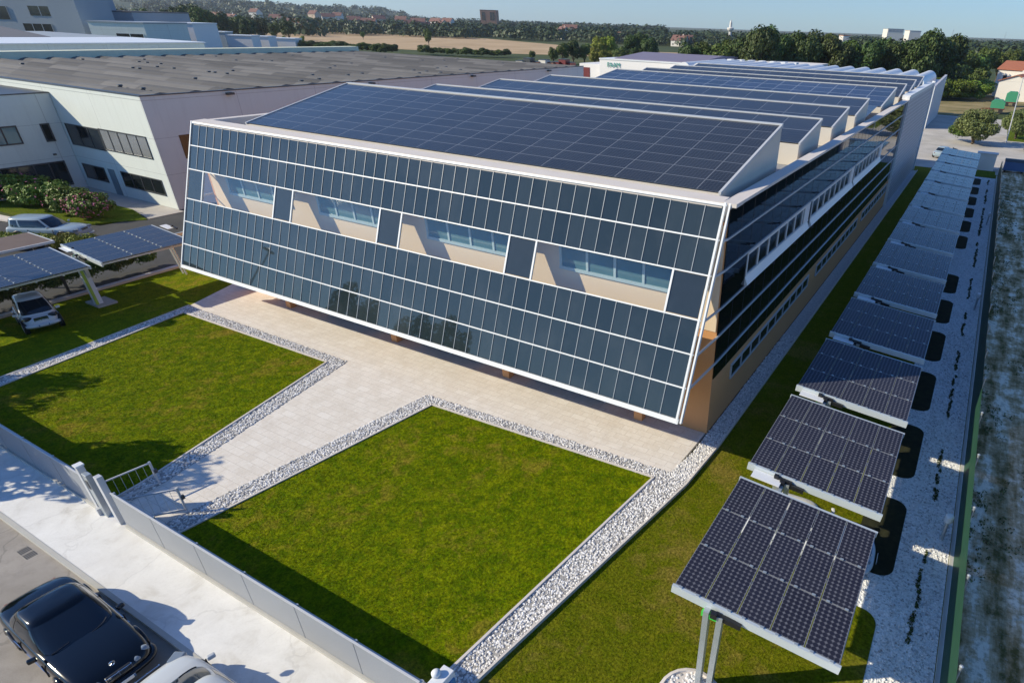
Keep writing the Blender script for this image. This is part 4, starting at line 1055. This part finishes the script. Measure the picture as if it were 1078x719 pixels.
# ================================================================== CARS
def superl(a, n):
    c, s_ = math.cos(a), math.sin(a); return (math.copysign(abs(c)**(2/n), c), math.copysign(abs(s_)**(2/n), s_))
def car(name, loc, rz, label, paint, L=4.3, Wd=1.62, belt=.80, H=1.30, cab=(-1.55,.85), roof=(-.95,.10), hoodz=.74, trunkz=.80, wheel=.29, wb=(-1.25,1.30), lights='oval', group=None, sedan=True, win_mid=True):
    t = thing(name, loc, label, 'car', group)
    # lower body: cross sections along the length
    hw = Wd/2; h = L/2
    st = [(-h,.62,.30,trunkz*.78),(-h+.08,.80,.24,trunkz*.93),(-h+.35,.93,.20,trunkz),(cab[0]-.05,.985,.18,trunkz+.015),(-.3,1.0,.17,belt+.01),(cab[1],.99,.17,belt),
          (h-.75,.97,.18,hoodz+.02),(h-.35,.92,.20,hoodz-.04),(h-.12,.82,.22,hoodz-.13),(h,.60,.28,hoodz-.26)]
    m = MB(); n = 0; rings = []
    for (x, wf, zl, zt) in st:
        w_ = hw*wf; zm = zl+(zt-zl)*.55
        half = [(0,zl),(w_*.80,zl),(w_*.97,zl+.08),(w_,zm),(w_*.97,zt-.09),(w_*.88,zt-.015),(w_*.55,zt+.015),(0,zt+.03)]
        ring = half+[(-a,b) for a, b in half[-2:0:-1]]
        rings.append([len(m.v)+i for i in range(len(ring))]); m.v += [(x,a,b) for a, b in ring]
    for a, b in zip(rings, rings[1:]):
        k = len(a)
        for i in range(k): m.f.append((a[i],a[(i+1)%k],b[(i+1)%k],b[i]))
    m.f.append(tuple(rings[0])); m.f.append(tuple(reversed(rings[-1])))
    b0 = m.build('body', paint, None, smooth=True, sub=2); b0.parent = t
    # cabin
    zb0, zb1 = belt-.05, H
    def cabp(a, q, off=0.0, e=4.5):
        q2 = q; xa = cab[0]+(roof[0]-cab[0])*q2; xb = cab[1]+(roof[1]-cab[1])*q2
        wy = hw*(.90-.20*q**1.2); bulge = math.sin(PI*q)*.03
        c, s_ = superl(a, e); r = (xb-xa)/2+bulge+off
        return Vector(((xa+xb)/2+c*r+(.10*(1-abs(s_))*q*0), s_*(wy+bulge*.6+off), zb0+(zb1-.07-zb0)*q))
    m = MB(); na, nq = 48, 6; vs = []
    for j in range(nq+1):
        for i in range(na): vs.append(cabp(2*PI*i/na, j/nq))
    fs = [(j*na+i, j*na+(i+1)%na, (j+1)*na+(i+1)%na, (j+1)*na+i) for j in range(nq) for i in range(na)]
    for j, (k, dz) in enumerate(((.90,.045),(.6,.065),(.25,.072))):
        base = len(vs)
        for i in range(na):
            p = cabp(2*PI*i/na, 1); cx = (roof[0]+roof[1])/2; vs.append(Vector((cx+(p.x-cx)*k, p.y*k, p.z+dz)))
        fs += [(base-na+i, base-na+(i+1)%na, base+(i+1)%na, base+i) for i in range(na)]
    vs.append(Vector(((roof[0]+roof[1])/2,0,H+.004))); q = len(vs)-1
    fs += [(q-na+i, q-na+(i+1)%na, q) for i in range(na)]
    m._add(vs, fs); o = m.build('cabin', paint, None, smooth=True); o.parent = t
    def patch(nm, a0, a1, q0, q1, mat, na=10, nq=5, off=.006):
        m = MB()
        for j in range(nq+1):
            for i in range(na+1): m.v.append(cabp(a0+(a1-a0)*i/na, q0+(q1-q0)*j/nq, off))
        for j in range(nq):
            for i in range(na): k = j*(na+1)+i; m.f.append((k,k+1,k+na+2,k+na+1))
        o = m.build(nm, mat, None, smooth=True); o.parent = t; return o
    patch('windscreen', -R(47), R(47), .12, .95, mt['carglass'])
    patch('rear_window', PI-R(44), PI+R(44), .25, .92, mt['carglass'])
    for s_ in (1, -1):
        patch('side_window', s_*R(60), s_*R(95), .18, .88, mt['carglass'])
        patch('side_window', s_*R(98), s_*R(122), .18, .88, mt['carglass'])
        w_ = hw*.99
        m = MB(); m.box((cab[1]-.30, s_*(hw*.98+.07), belt+.06), (.10,.17,.11), rz=s_*.25); o = m.build('mirror', paint, None, bevel=.025); o.parent = t
        for xx in (cab[1]-.12, (cab[0]+cab[1])/2-.12):
            m = MB(); m.box((xx, s_*(hw*.988), belt*.66), (.012,.03,belt*.5)); o = m.build('door_gap', mt['rubber'], None); o.parent = t
        m = MB(); m.box((-.3, s_*(hw+.001), belt*.62), (2.2,.012,.035)); o = m.build('side_strip', mt['chrome'], None); o.parent = t
        for x in wb:
            whl = MB(); whl.tube([(x,s_*(hw-.17),wheel),(x,s_*(hw+.012),wheel)], wheel, 20); wh = whl.build('wheel', mt['rubber'], None); wh.parent = t
            rm = MB(); rm.tube([(x,s_*(hw-.02),wheel),(x,s_*(hw+.022),wheel)], wheel*.66, 16); r_ = rm.build('rim', mt['rim'], None); r_.parent = wh
            ar = MB()
            for q in range(13):
                pass
            ar.tube([(x+math.cos(PI*q/12)*(wheel+.05), s_*(hw-.03), wheel+math.sin(PI*q/12)*(wheel+.05)) for q in range(13)], .045, 6); o = ar.build('wheel_arch', mt['black_plastic'] if paint is not mt['paint_black'] else paint, None, smooth=True); o.parent = t
        if lights == 'oval':
            for (yy, rr, xx) in ((hw*.72,.115,h-.235),(hw*.47,.080,h-.11)):
                m = MB(); m.tube([(xx-.07,s_*yy,hoodz-.20),(xx+.02,s_*yy,hoodz-.215),(xx+.05,s_*yy,hoodz-.222)], [rr,rr*.95,rr*.6], 18); o = m.build('headlight', mt['lamp'], None, smooth=True); o.parent = t
        else:
            m = MB(); m.box((h-.20,s_*hw*.66,hoodz-.14), (.28,.30,.12), rz=-s_*.45); o = m.build('headlight', mt['carglass'] if lights == 'dark' else mt['lamp'], None, bevel=.03); o.parent = t
        m = MB(); m.box((-h+.10,s_*hw*.50,trunkz-.17), (.14,.26,.11), rz=s_*.2); o = m.build('tail_light', mt['darkred'], None, bevel=.02); o.parent = t
    m = MB(); m.box((h-.07,0,hoodz-.20), (.07,.52,.17)); g = m.build('grille', mt['black_plastic'], None, bevel=.02); g.parent = t
    m = MB()
    for q in range(5): m.box((h-.03,0,hoodz-.265+.033*q), (.02,.50,.010))
    for s_ in (-1,1): m.box((h-.032,s_*.255,hoodz-.20), (.03,.018,.17))
    m.box((h-.03,0,hoodz-.20), (.03,.02,.17)); o = m.build('bars', mt['chrome'], None); o.parent = g
    m = MB()
    prof = []
    for q in range(25):
        cc, ss = superl(-PI/2+PI*q/24, 3.2); prof.append((h-.45+.47*cc, hw*.93*ss))
    m.tube([(x,y,.38) for x, y in prof], .075, 10); o = m.build('bumper', paint, None, smooth=True); o.parent = t
    m = MB(); m.box((h+.155,0,.41), (.012,.40,.09)); o = m.build('number_plate', mt['white'], None); o.parent = t
    for s_ in (-1,1): m = MB(); m.box((h+.158,s_*.18,.41), (.012,.04,.088)); b_ = m.build('plate_band', mt['blue_sheet'], None); b_.parent = o
    for a0, a1 in ((-34,-4),(2,30)):
        m = MB(); m.tube([cabp(R(a0+(a1-a0)*q/5), .13+.10*q/5, .018) for q in range(6)], .010, 5)
        o = m.build('wiper', mt['black_plastic'], None); o.parent = t
    t.location = loc; t.rotation_euler = (0,0,rz)
    return t
c = car('parked_car', (18.78,-13.62,-.10), R(-1.5), 'black saloon car parked along the white pavement, with chrome grille and twin oval headlights', mt['paint_black'], L=4.42, Wd=1.66, cab=(-1.62,.80), roof=(-.98,-.05))
m = MB(); ring = [(2.02,.055*math.cos(q*PI/8),.74+.055+.055*math.sin(q*PI/8)) for q in range(17)]; m.tube(ring, .007, 6)
for q in (90,210,330): m.bar((2.02,0,.795), (2.02,.052*math.cos(R(q)),.795+.052*math.sin(R(q))), .009)
o = m.build('bonnet_emblem', mt['chrome'], None); o.parent = c
car('parked_car', (23.75,-13.38,-.10), R(181), 'pale silver car at the bottom edge, nose towards the black saloon', mt['paint_silver'], L=4.2, Wd=1.66, H=1.36, cab=(-1.7,1.35), roof=(-1.2,.35), hoodz=.84, belt=.86, trunkz=.9, lights='box')
car('parked_car', (-3.35,-5.4,0), R(-12), 'tiny white two-seat car with black windscreen parked under the left carport', mt['paint_white'], L=2.25, Wd=1.46, H=1.50, cab=(-1.02,.92), roof=(-.92,.25), hoodz=.86, belt=.86, trunkz=.92, wb=(-.80,.78), wheel=.28, lights='dark')
car('parked_car', (-18.3,1.35,0), R(31), 'grey estate car with roof rails parked behind the clipped hedge', mt['paint_grey'], L=4.6, Wd=1.75, H=1.58, cab=(-2.1,1.0), roof=(-1.95,.25), hoodz=.95, belt=.98, trunkz=1.0, wheel=.36, wb=(-1.35,1.40), lights='box')
car('parked_car', (33.55,-1.35,0), R(3), 'white car mostly hidden under the two nearest right carports', mt['paint_white'], L=4.0, Wd=1.6, H=1.40, cab=(-1.7,.95), roof=(-1.3,.2), hoodz=.85, belt=.88, trunkz=.9, lights='box')
car('parked_car', (41.6,88.5,0), R(95), 'dark car parked at the right edge near the lamp post', plain('dark wine paint', (.05,.02,.025), .3), L=4.0, Wd=1.65, lights='box')
car('parked_car', (31.2,76,0), R(75), 'grey car standing in the yard behind the farthest right carport', mt['paint_grey'], L=4.0, Wd=1.65, lights='box')

# ================================================================== THINGS BEHIND ON THE RIGHT
t = thing('wall_block', (36.2,69.4,0), 'white rendered block wall at the far end of the gravel strip', 'wall')
m = MB(); m.span((35.2,69.2,0),(37.2,70.6,1.8)); m.build('wall', mt['house_white'], t)
m = MB(); m.span((35.1,69.1,1.8),(37.3,70.7,1.9)); m.build('coping', mt['cap'], t)
for k, (x, y, w_, h_, lab, mm) in enumerate([(39.3,70.2,2.2,1.2,'dark blue waste container beside the far end of the fence','blue_sheet'),(41.3,74,1.8,1.3,'second blue container, beside the white boards right of the fence end','blue_sheet')]):
    t = thing('waste_container', (x,y,0), lab, 'container')
    m = MB(); m.xprism([(y-.6,.2),(y+.6,.2),(y+.75,h_),(y-.75,h_)], x-w_/2, x+w_/2); m.build('bin', mt[mm], t, bevel=.04)
    m = MB(); m.xprism([(y-.8,h_),(y+.8,h_),(y+.3,h_+.22),(y-.3,h_+.22)], x-w_/2-.04, x+w_/2+.04); m.build('lid', mt['dark'], t)
    for sx in (-1,1): m = MB(); m.tube([(x+sx*w_*.4,y-.5,.12),(x+sx*w_*.4,y+.5,.12)], .12, 8); m.build('wheel', mt['rubber'], t)
for k, (x, y) in enumerate(((42.8,76),(44.6,70),(46.5,77))):
    t = thing('white_board', (x,y,0), ['leaning white board by the blue containers','white board standing at the right edge of the photo','far white board behind the blue containers'][k], 'board')
    m = MB(); m.box((x,y,.9), (1.4,.08,1.7), M=Matrix.Rotation(.18,3,'X')); m.build('board', mt['house_white'], t)
    m = MB(); m.bar((x,y+.05,.8),(x,y+.5,.04), .08); m.box((x,y+.35,.04), (.9,.8,.08)); m.build('stand', mt['dark'], t)
t = thing('lamp_post', (38.4,95.5,0), 'slim pale lamp post standing among the olive trees at the right', 'lamp post')
m = MB(); m.tube([(38.4,95.5,0),(38.2,95.5,4.5),(38.0,95.3,8.6)], [.09,.07,.05], 8); m.build('pole', mt['trim'], t)
m = MB(); m.box((38.0,94.9,8.65), (.2,.9,.12)); m.build('lamp_head', mt['trim'], t)
def house(name, p, w_, d_, h_, rz, label, wall, roof, rise=1.6, group=None, storeys=2, chim=True, nwin=3, cat='house'):
    t = thing(name, p, label, cat, group)
    def put(mb, nm, mat, par=None): o = mb.build(nm, mat, None); o.parent = par or t; return o
    m = MB(); m.span((-w_/2,-d_/2,0),(w_/2,d_/2,h_)); put(m, 'wall', wall)
    m = MB(); e = .35; m.xprism([(-d_/2-e,h_-.05),(0,h_+rise),(d_/2+e,h_-.05),(d_/2+e,h_+.12),(0,h_+rise+.18),(-d_/2-e,h_+.12)], -w_/2-e, w_/2+e); rf = put(m, 'roof', roof)
    m = MB(); m.xprism([(-d_/2,h_-.04),(d_/2,h_-.04),(0,h_+rise-.02)], -w_/2, w_/2); put(m, 'gable', wall)
    if chim: m = MB(); m.span((w_*.2,-.3,h_+rise*.5),(w_*.2+.6,.3,h_+rise+.9)); put(m, 'chimney', wall, rf)
    for s_ in range(storeys):
        for q in range(nwin):
            x = -w_/2+w_*(q+.5)/nwin; z = .9+s_*2.9
            m = MB(); m.span((x-.45,-d_/2-.03,z),(x+.45,-d_/2+.05,z+1.3)); wn = put(m, 'window', mt['window_dark'])
            f = MB(); f.span((x-.55,-d_/2-.06,z-.12),(x+.55,-d_/2-.031,z-.01)); put(f, 'sill', wall, wn)
    t.rotation_euler = (0,0,rz); return t
p = at_depth(1057, 100, 150); house('farm_house', (p.x+2.6,p.y+6,-.1), 9, 7.5, 4.3, R(80), 'white house with terracotta gable roof at the right edge behind the olive trees', mt['house_white'], mt['terracotta'], 1.4)
p = at_depth(1072, 84, 160); house('farm_house', (p.x+2,p.y,-.1), 12, 9, 6.4, R(-20), 'second terracotta roofed house partly hidden behind the white gable house', mt['house_white'], mt['terracotta'], 1.8)
for k in range(9):
    u = 978+7.5*k; loc, h = up_to(u, 82+rt.uniform(-4,3), depth=150+rt.uniform(-6,6)); tree('bushg' if k % 3 else 'mid1', loc, max(3,h), 'bright green bush at the edge of the dry meadow beyond the building end', 'bushes along the dry meadow', wide=1.25, name='bush', cat='bush', trunk=False)
for k, (u, v, lab) in enumerate([(1063,104,'larger green covered trailer in front of the white gable house'),(1048,111,'smaller pale green trailer left of the other green one')]):
    p = on_ground(u, v+8); x, y = p.x, p.y
    t = thing('farm_trailer', (x,y,0), lab, 'trailer')
    m = MB(); m.span((x-1.3,y-1.1,.9),(x+1.3,y+1.1,2.5-.5*k)); m.yprism([(x-1.3,2.5-.5*k),(x+1.3,2.5-.5*k),(x+.7,3.0-.5*k),(x-.7,3.0-.5*k)], y-1.1, y+1.1); m.build('cover', mt['green_sheet'], t)
    m = MB(); m.span((x-1.4,y-1.1,.7),(x+1.4,y+1.1,.9)); m.bar((x-1.4,y,.75),(x-3,y,.6), .12); m.build('chassis', mt['darkred'], t)
    for sx in (-.8,.8): m = MB(); m.tube([(x+sx,y-1.15,.42),(x+sx,y+1.15,.42)], .42, 12); m.build('wheel', mt['rubber'], t)

# ================================================================== WHITE FACTORY BEHIND
t = thing('factory_building', (-32,128,0), 'white factory with small teal lettering beyond the saw-tooth roof', 'factory')
m = MB(); m.span((-47.4,120,0),(-19.0,150,6.5)); m.build('wall', mt['factory'], t)
m = MB(); m.span((-47.5,119.9,6.5),(-18.9,150.1,6.75)); m.build('parapet', mt['white'], t)
m = MB(); m.xprism([(121,6.6),(149,6.6),(149,7.3),(135,7.9),(121,6.9)], -44, -23); m.build('roof', plain('violet grey roof', (.20,.18,.25), .7), t)
m = MB(); m.span((-55.5,124,0),(-47.45,146,5.2)); m.build('side_wing', mt['factory'], t)
m = MB(); m.span((-54.4,123.9,1.4),(-52.6,124.05,4.4)); m.build('door', mt['darkred'], t)
for k in range(1,8): m = MB(); m.span((-21+2.4*k,126,6.6),(-20+2.4*k,128,7.7)); m.build('roof_vent', mt['white'], t)
m = MB(); m.span((-18.95,124,0),(-2,150,6.9)); m.build('side_wing', mt['factory'], t)
cu = bpy.data.curves.new('sign_text', 'FONT'); cu.body = 'FAAM'; cu.size = 1.35; cu.extrude = .03; cu.align_x = 'CENTER'
to = bpy.data.objects.new('tmp', cu); C.objects.link(to); bpy.context.view_layer.update()
me = bpy.data.meshes.new_from_object(to.evaluated_get(bpy.context.evaluated_depsgraph_get())); bpy.data.objects.remove(to)
me.materials.clear(); me.materials.append(mt['teal'])
o = bpy.data.objects.new('lettering', me); C.objects.link(o); o.parent = t
o.location = Vector((-43.6,119.85,5.05))-t.location; o.rotation_euler = (R(90),0,0)
t = thing('rubble_heap', (0,0,0), 'red and orange crates stacked in the yard left of the white factory', 'crates')
rr = random.Random(8); m = MB()
crate_spots = []
bpy.data.objects.remove(t)
GC2 = 'crates and drums in the yard left of the white factory'
for k, u in enumerate((549,557,565,573,581,587,594,600)):
    p = at_depth(u, 65.5+.3*k*.3, 150); z0 = 0
    mm = [mt['house_white'], mt['dark'], mt['terracotta'], mt['house_white'], mt['terracotta'], mt['darkred'], mt['darkred'], mt['darkred']][k]
    t = thing('stacked_container', (p.x,p.y,0), ['white box','dark box','orange box','second white box','orange box before the red ones','dark red box','first dark red box','middle dark red box'][k]+' from the left, in the yard before the white factory', 'container', GC2)
    m = MB(); h_ = 5.2+rr.uniform(-.3,.5); m.span((p.x-1.0,p.y-1,0),(p.x+1.0,p.y+1,h_)); m.build('box', mm, t)
    m = MB(); m.span((p.x-1.06,p.y-1.06,h_),(p.x+1.06,p.y+1.06,h_+.12)); m.build('lid', mt['dark'], t)

# ================================================================== BUILDINGS AT THE UPPER LEFT
def block(name, u0, u1, vt, vb, depth, dd, label, wall, roof=None, bands=(), cat='building', face=None, ztop=None):
    a = at_depth(u0, vt, depth); b = at_depth(u1, vt, depth)
    zt = (a.z+b.z)/2 if ztop is None else ztop
    d = Vector((b.x-a.x, b.y-a.y, 0)); L = d.length; rz = math.atan2(d.y, d.x)
    t = thing(name, ((a.x+b.x)/2,(a.y+b.y)/2,-.1), label, cat)
    def put(mb, nm, mat, par=None): o = mb.build(nm, mat, None); o.parent = par or t; return o
    m = MB(); m.span((-L/2,0,0),(L/2,dd,zt)); put(m, 'wall', wall)
    m = MB(); m.span((-L/2-.2,-.2,zt),(L/2+.2,dd+.2,zt+.35)); put(m, 'roof', roof or wall)
    for (f0, f1, z0, z1, mat) in bands:
        m = MB(); m.span((-L/2+L*f0,-.12,zt*z0),(-L/2+L*f1,.1,zt*z1)); wn = put(m, 'window', mat)
        f = MB()
        nn = max(2, int((f1-f0)*L/3))
        for q in range(nn+1): xx = -L/2+L*(f0+(f1-f0)*q/nn); f.span((xx-.1,-.18,zt*z0),(xx+.1,-.121,zt*z1))
        put(f, 'frame', wall, wn)
    t.rotation_euler = (0,0,rz); return t
D = mt['window_dark']
gr = plain('blue grey cladding', (.30,.34,.38), .7, var=.06, scale=.1)
dg = plain('dark slate roof', (.13,.13,.14), .8, var=.1)
ow = plain('off-white band', (.78,.80,.74), .6)
# long neighbouring roofs seen edge on, beyond the ribbed roof
t = thing('warehouse', (-100,40,0), 'low warehouse with white roof edge beyond the ribbed factory roof', 'warehouse')
m = MB(); m.span((-140,-30,0),(-84,53,8.85)); m.build('wall', mt['precast'], t)
m = MB(); m.span((-106,-30,8.85),(-83.8,53.2,9.0)); m.build('roof', mt['white'], t)
m = MB(); m.yprism([(-106,8.85),(-106,9.05),(-138,11.2),(-141,8.85)], -30, 41); m.build('roof', dg, t)
m = MB(); m.span((-138,41.2,8.85),(-106.1,53,9.0)); m.build('roof', gr, t)
block('office_block', -40, 62, -6, 26, 190, 22, 'grey blue office block with dark ribbon windows at the upper left corner', gr, dg, [(.02,.40,.58,.80,D),(.50,.80,.32,.52,D),(.62,.85,.66,.82,D)])
block('office_block', 44, 74, -8, 28, 182, 14, 'tall blank grey stair tower beside the upper left office block', gr, gr)
block('warehouse', 74, 138, 12, 30, 205, 30, 'grey warehouse with pitched dark roof right of the stair tower', gr, dg, [(.05,.2,.35,.6,D)])
block('warehouse', 92, 150, 24, 38, 180, 20, 'low pale warehouse with dark window strip in front of the stair tower', mt['precast'], gr, [(.45,.95,.45,.72,D),(.02,.3,.1,.35,D)])
block('white_shed', 174, 202, 25, 40, 210, 14, 'bright white shed with arched end left of the tree belt', mt['factory'], mt['white'])
for k, (u0, u1, v) in enumerate(((238,264,38),(266,282,39),(283,310,41),(218,236,34),(348,372,52))):
    block('white_shed', u0, u1, v, v+9, 235+8*k, 6, ['long white trailer-like shed among the small trees','short white shed beside the long one','pale shed with a door gap at the edge of the wheat field','grey shed left of the white ones','flat white roof just behind the ribbed factory roof'][k], mt['factory'] if k != 3 else gr, mt['white'])
block('white_shed', 408, 456, 56, 58, 128, 14, 'low white roof ridge beyond the far edge of the ribbed factory roof', gr, mt['factory'], ztop=5.6)

# ================================================================== TOWN, TOWERS, FAR WOODS
rh = random.Random(33)
GV = 'small red roofed houses in the village beyond the wheat field'
for k, (u, v, d) in enumerate([(372,18,640),(381,24,600),(388,20,660),(398,17,690),(405,25,610),(412,27,590),(422,18,700),(432,22,640),(440,20,660),(447,24,620),(452,26,610),(459,20,680),(466,22,640),(471,20,690),(593,29,560),(600,27,600),(655,38,540),(716,40,470),(722,38,480),(228,14,520),(243,16,500),(330,12,720),(345,15,700),(268,10,700),(290,16,640),(355,14,760),(308,20,600),(318,24,560)]):
    p = at_depth(u, v, d); wh = k % 3 != 0
    house('village_house', (p.x,p.y,-.1), rh.uniform(10,15), rh.uniform(8,11), max(4.0, p.z-3.0), rh.uniform(-.5,1.2), 'white walled village house with a red roof beyond the wheat field' if wh else 'cream walled village house with a red roof beyond the wheat field',
          mt['house_white'] if wh else mt['house_cream'], mt['redroof'], 3.6, GV, nwin=3)
block('apartment_tower', 505, 522, 11, 25, 900, 18, 'brown brick apartment tower standing above the far trees', mt['brick'], mt['brick'], [(.1,.3,.5,.9,D),(.6,.9,.5,.9,D)])
block('tower_block', 935, 952, 31, 45, 620, 14, 'grey topped white block above the trees, left of the other one', mt['house_white'], gr, [(.05,.95,.86,.97,gr)])
block('tower_block', 958, 970, 33, 45, 640, 14, 'white block with a small cream top above the trees', mt['house_white'], mt['house_cream'])
block('white_house', 888, 896, 38, 46, 420, 10, 'small white house wall peeping between the dark trees', mt['house_white'], mt['terracotta'], cat='house')
p = at_depth(769, 31, 520)
t = thing('water_tower', (p.x,p.y,0), 'mushroom shaped water tower rising over the trees', 'water tower')
m = MB(); m.lathe((p.x,p.y,0), [(1.6,0),(1.3,p.z-2)], 12); m.build('shaft', mt['concrete'], t, smooth=True)
m = MB(); m.lathe((p.x,p.y,p.z-2), [(1.4,0),(2.7,1.5),(2.9,2.6),(2.4,3.0),(1.2,3.2),(1.1,6.0),(.9,7.2),(.2,8.6)], 14); m.build('tank', mt['house_white'], t)
for k, (u, v, d) in enumerate(((1004,32,900),(1059,36,800))):
    p = at_depth(u, v, d); t = thing('lattice_mast', (p.x,p.y,0), ['faint thin mast above the trees left of the other mast','faint lattice mast above the trees at the right edge'][k], 'mast')
    m = MB()
    for sx in (-1,1):
        for sy in (-1,1): m.bar((p.x+sx*1.3,p.y+sy*1.3,0),(p.x+sx*.2,p.y+sy*.2,p.z+2), .16)
    for q in range(8):
        z = (p.z)*q/8; r_ = 1.3-1.1*q/8; m.bar((p.x-r_,p.y,z),(p.x+r_*.9,p.y,z+p.z/8), .12); m.bar((p.x+r_,p.y,z),(p.x-r_*.9,p.y,z+p.z/8), .12)
    m.build('frame', mt['galv'], t)
# continuous woods on the plain and the hills: nobody could count these crowns
rw = random.Random(77); m = MB()
def clump(p, r, h, n, leaf):
    for _ in range(n):
        d = Vector((rw.gauss(0,1), rw.gauss(0,1), abs(rw.gauss(.2,.8)))).normalized()
        q = Vector(p)+Vector((d.x*r, d.y*r, h*.25+d.z*h*.75))*rw.uniform(.75,1)
        nrm = (d+Vector((rw.uniform(-.6,.6), rw.uniform(-.6,.6), rw.uniform(-.2,.6)))).normalized()
        a = nrm.cross(Vector((rw.uniform(-1,1), rw.uniform(-1,1), .3))).normalized(); b = nrm.cross(a); s = leaf*rw.uniform(.6,1.3)
        m._add([q-a*s, q-b*s*.8, q+a*s, q+b*s*.8], [(0,1,2,3)])
def column_xy(u, d):
    p = at_depth(u, 30, d); return p.x, p.y
for _ in range(1500):
    u = rw.uniform(330, 1100); d = rw.uniform(470, 900) if u < 700 else rw.uniform(330, 800)
    x, y = column_xy(u, d)
    if 18 < y < 470 and -420 < x < -95 and d < 480: continue
    h = rw.uniform(8, 13)*(1.0 if u < 700 else .95); clump((x,y,-1), h*.75, h, 95, h*.105)
for _ in range(900):
    u = rw.uniform(140, 700); d = rw.uniform(900, 2300); x, y = column_xy(u, d); h = rw.uniform(11, 18)
    clump((x,y,hill_z(x,y)-1), h*.9, h, 40, h*.17)
for _ in range(420):
    u = rw.uniform(-60, 330); d = rw.uniform(400, 1300); x, y = column_xy(u, d); h = rw.uniform(9, 15)
    clump((x,y,max(-1,hill_z(x,y))-1), h*.85, h, 60, h*.13)
tag(m.build('far_woods', mt['leaf_far'], fix=False), kind='stuff')

# ================================================================== THE AIR
m = MB(); m.span((-6600,-1600,-3.0),(6600,7100,260)); hz = m.build('haze', None)
hm = bpy.data.materials.new('summer haze'); hm.use_nodes = True; hn = hm.node_tree; hn.nodes.clear()
vo = hn.nodes.new('ShaderNodeVolumePrincipled'); vo.inputs['Color'].default_value = (.80, .88, 1.0, 1); vo.inputs['Density'].default_value = .00010; vo.inputs['Anisotropy'].default_value = .2
oo = hn.nodes.new('ShaderNodeOutputMaterial'); hn.links.new(vo.outputs[0], oo.inputs['Volume'])
hz.data.materials.clear(); hz.data.materials.append(hm); tag(hz, kind='stuff')

# ================================================================== GRASS
import numpy as np
def grass(name, polys, dens, mat, seed, z, hole=None):
    rg = np.random.default_rng(seed); V = []
    for poly in polys:
        P = np.array(poly); lo, hi = P.min(0), P.max(0); n = int((hi-lo).prod()*dens); q = lo+(hi-lo)*rg.random((n,2))
        ins = np.zeros(n, bool); j = len(P)-1
        for i in range(len(P)):
            a, b = P[i], P[j]; cr = (a[1] > q[:,1]) != (b[1] > q[:,1])
            with np.errstate(divide='ignore', invalid='ignore'): ins ^= cr & (q[:,0] < (b[0]-a[0])*(q[:,1]-a[1])/(b[1]-a[1])+a[0])
            j = i
        q = q[ins]
        # tufts: gather blades into clumps
        q = q+.02*rg.standard_normal(q.shape)
        n = len(q); t = rg.random(n)*6.283; h = .012+.028*rg.random(n)**2; w_ = .006+.006*rg.random(n); ln = .02+.05*rg.random(n); t2 = rg.random(n)*6.283
        a = np.c_[q[:,0]-np.cos(t)*w_, q[:,1]-np.sin(t)*w_, np.full(n, z)]; b = np.c_[q[:,0]+np.cos(t)*w_, q[:,1]+np.sin(t)*w_, np.full(n, z)]
        c = np.c_[q[:,0]+np.cos(t2)*ln, q[:,1]+np.sin(t2)*ln, z+h]
        V.append(np.stack([a,b,c],1).reshape(-1,3))
    V = np.concatenate(V); n = len(V)//3; me = bpy.data.meshes.new(name)
    me.vertices.add(len(V)); me.vertices.foreach_set('co', V.astype(np.float32).ravel())
    me.loops.add(3*n); me.loops.foreach_set('vertex_index', np.arange(3*n, dtype=np.int32))
    me.polygons.add(n); me.polygons.foreach_set('loop_start', np.arange(0, 3*n, 3, dtype=np.int32)); me.update(calc_edges=True); me.validate()
    me.materials.append(mat); o = bpy.data.objects.new(name, me); C.objects.link(o); tag(o, kind='stuff')
grass('grass', [LL, RL], 750, mt['lawn'], 1, .034)
grass('grass', [[(28.0,-10.7),(35.0,-10.7),(35.0,6),(29.55,6),(29.4,-.6)]], 550, mt['lawn_dry'], 2, 0)
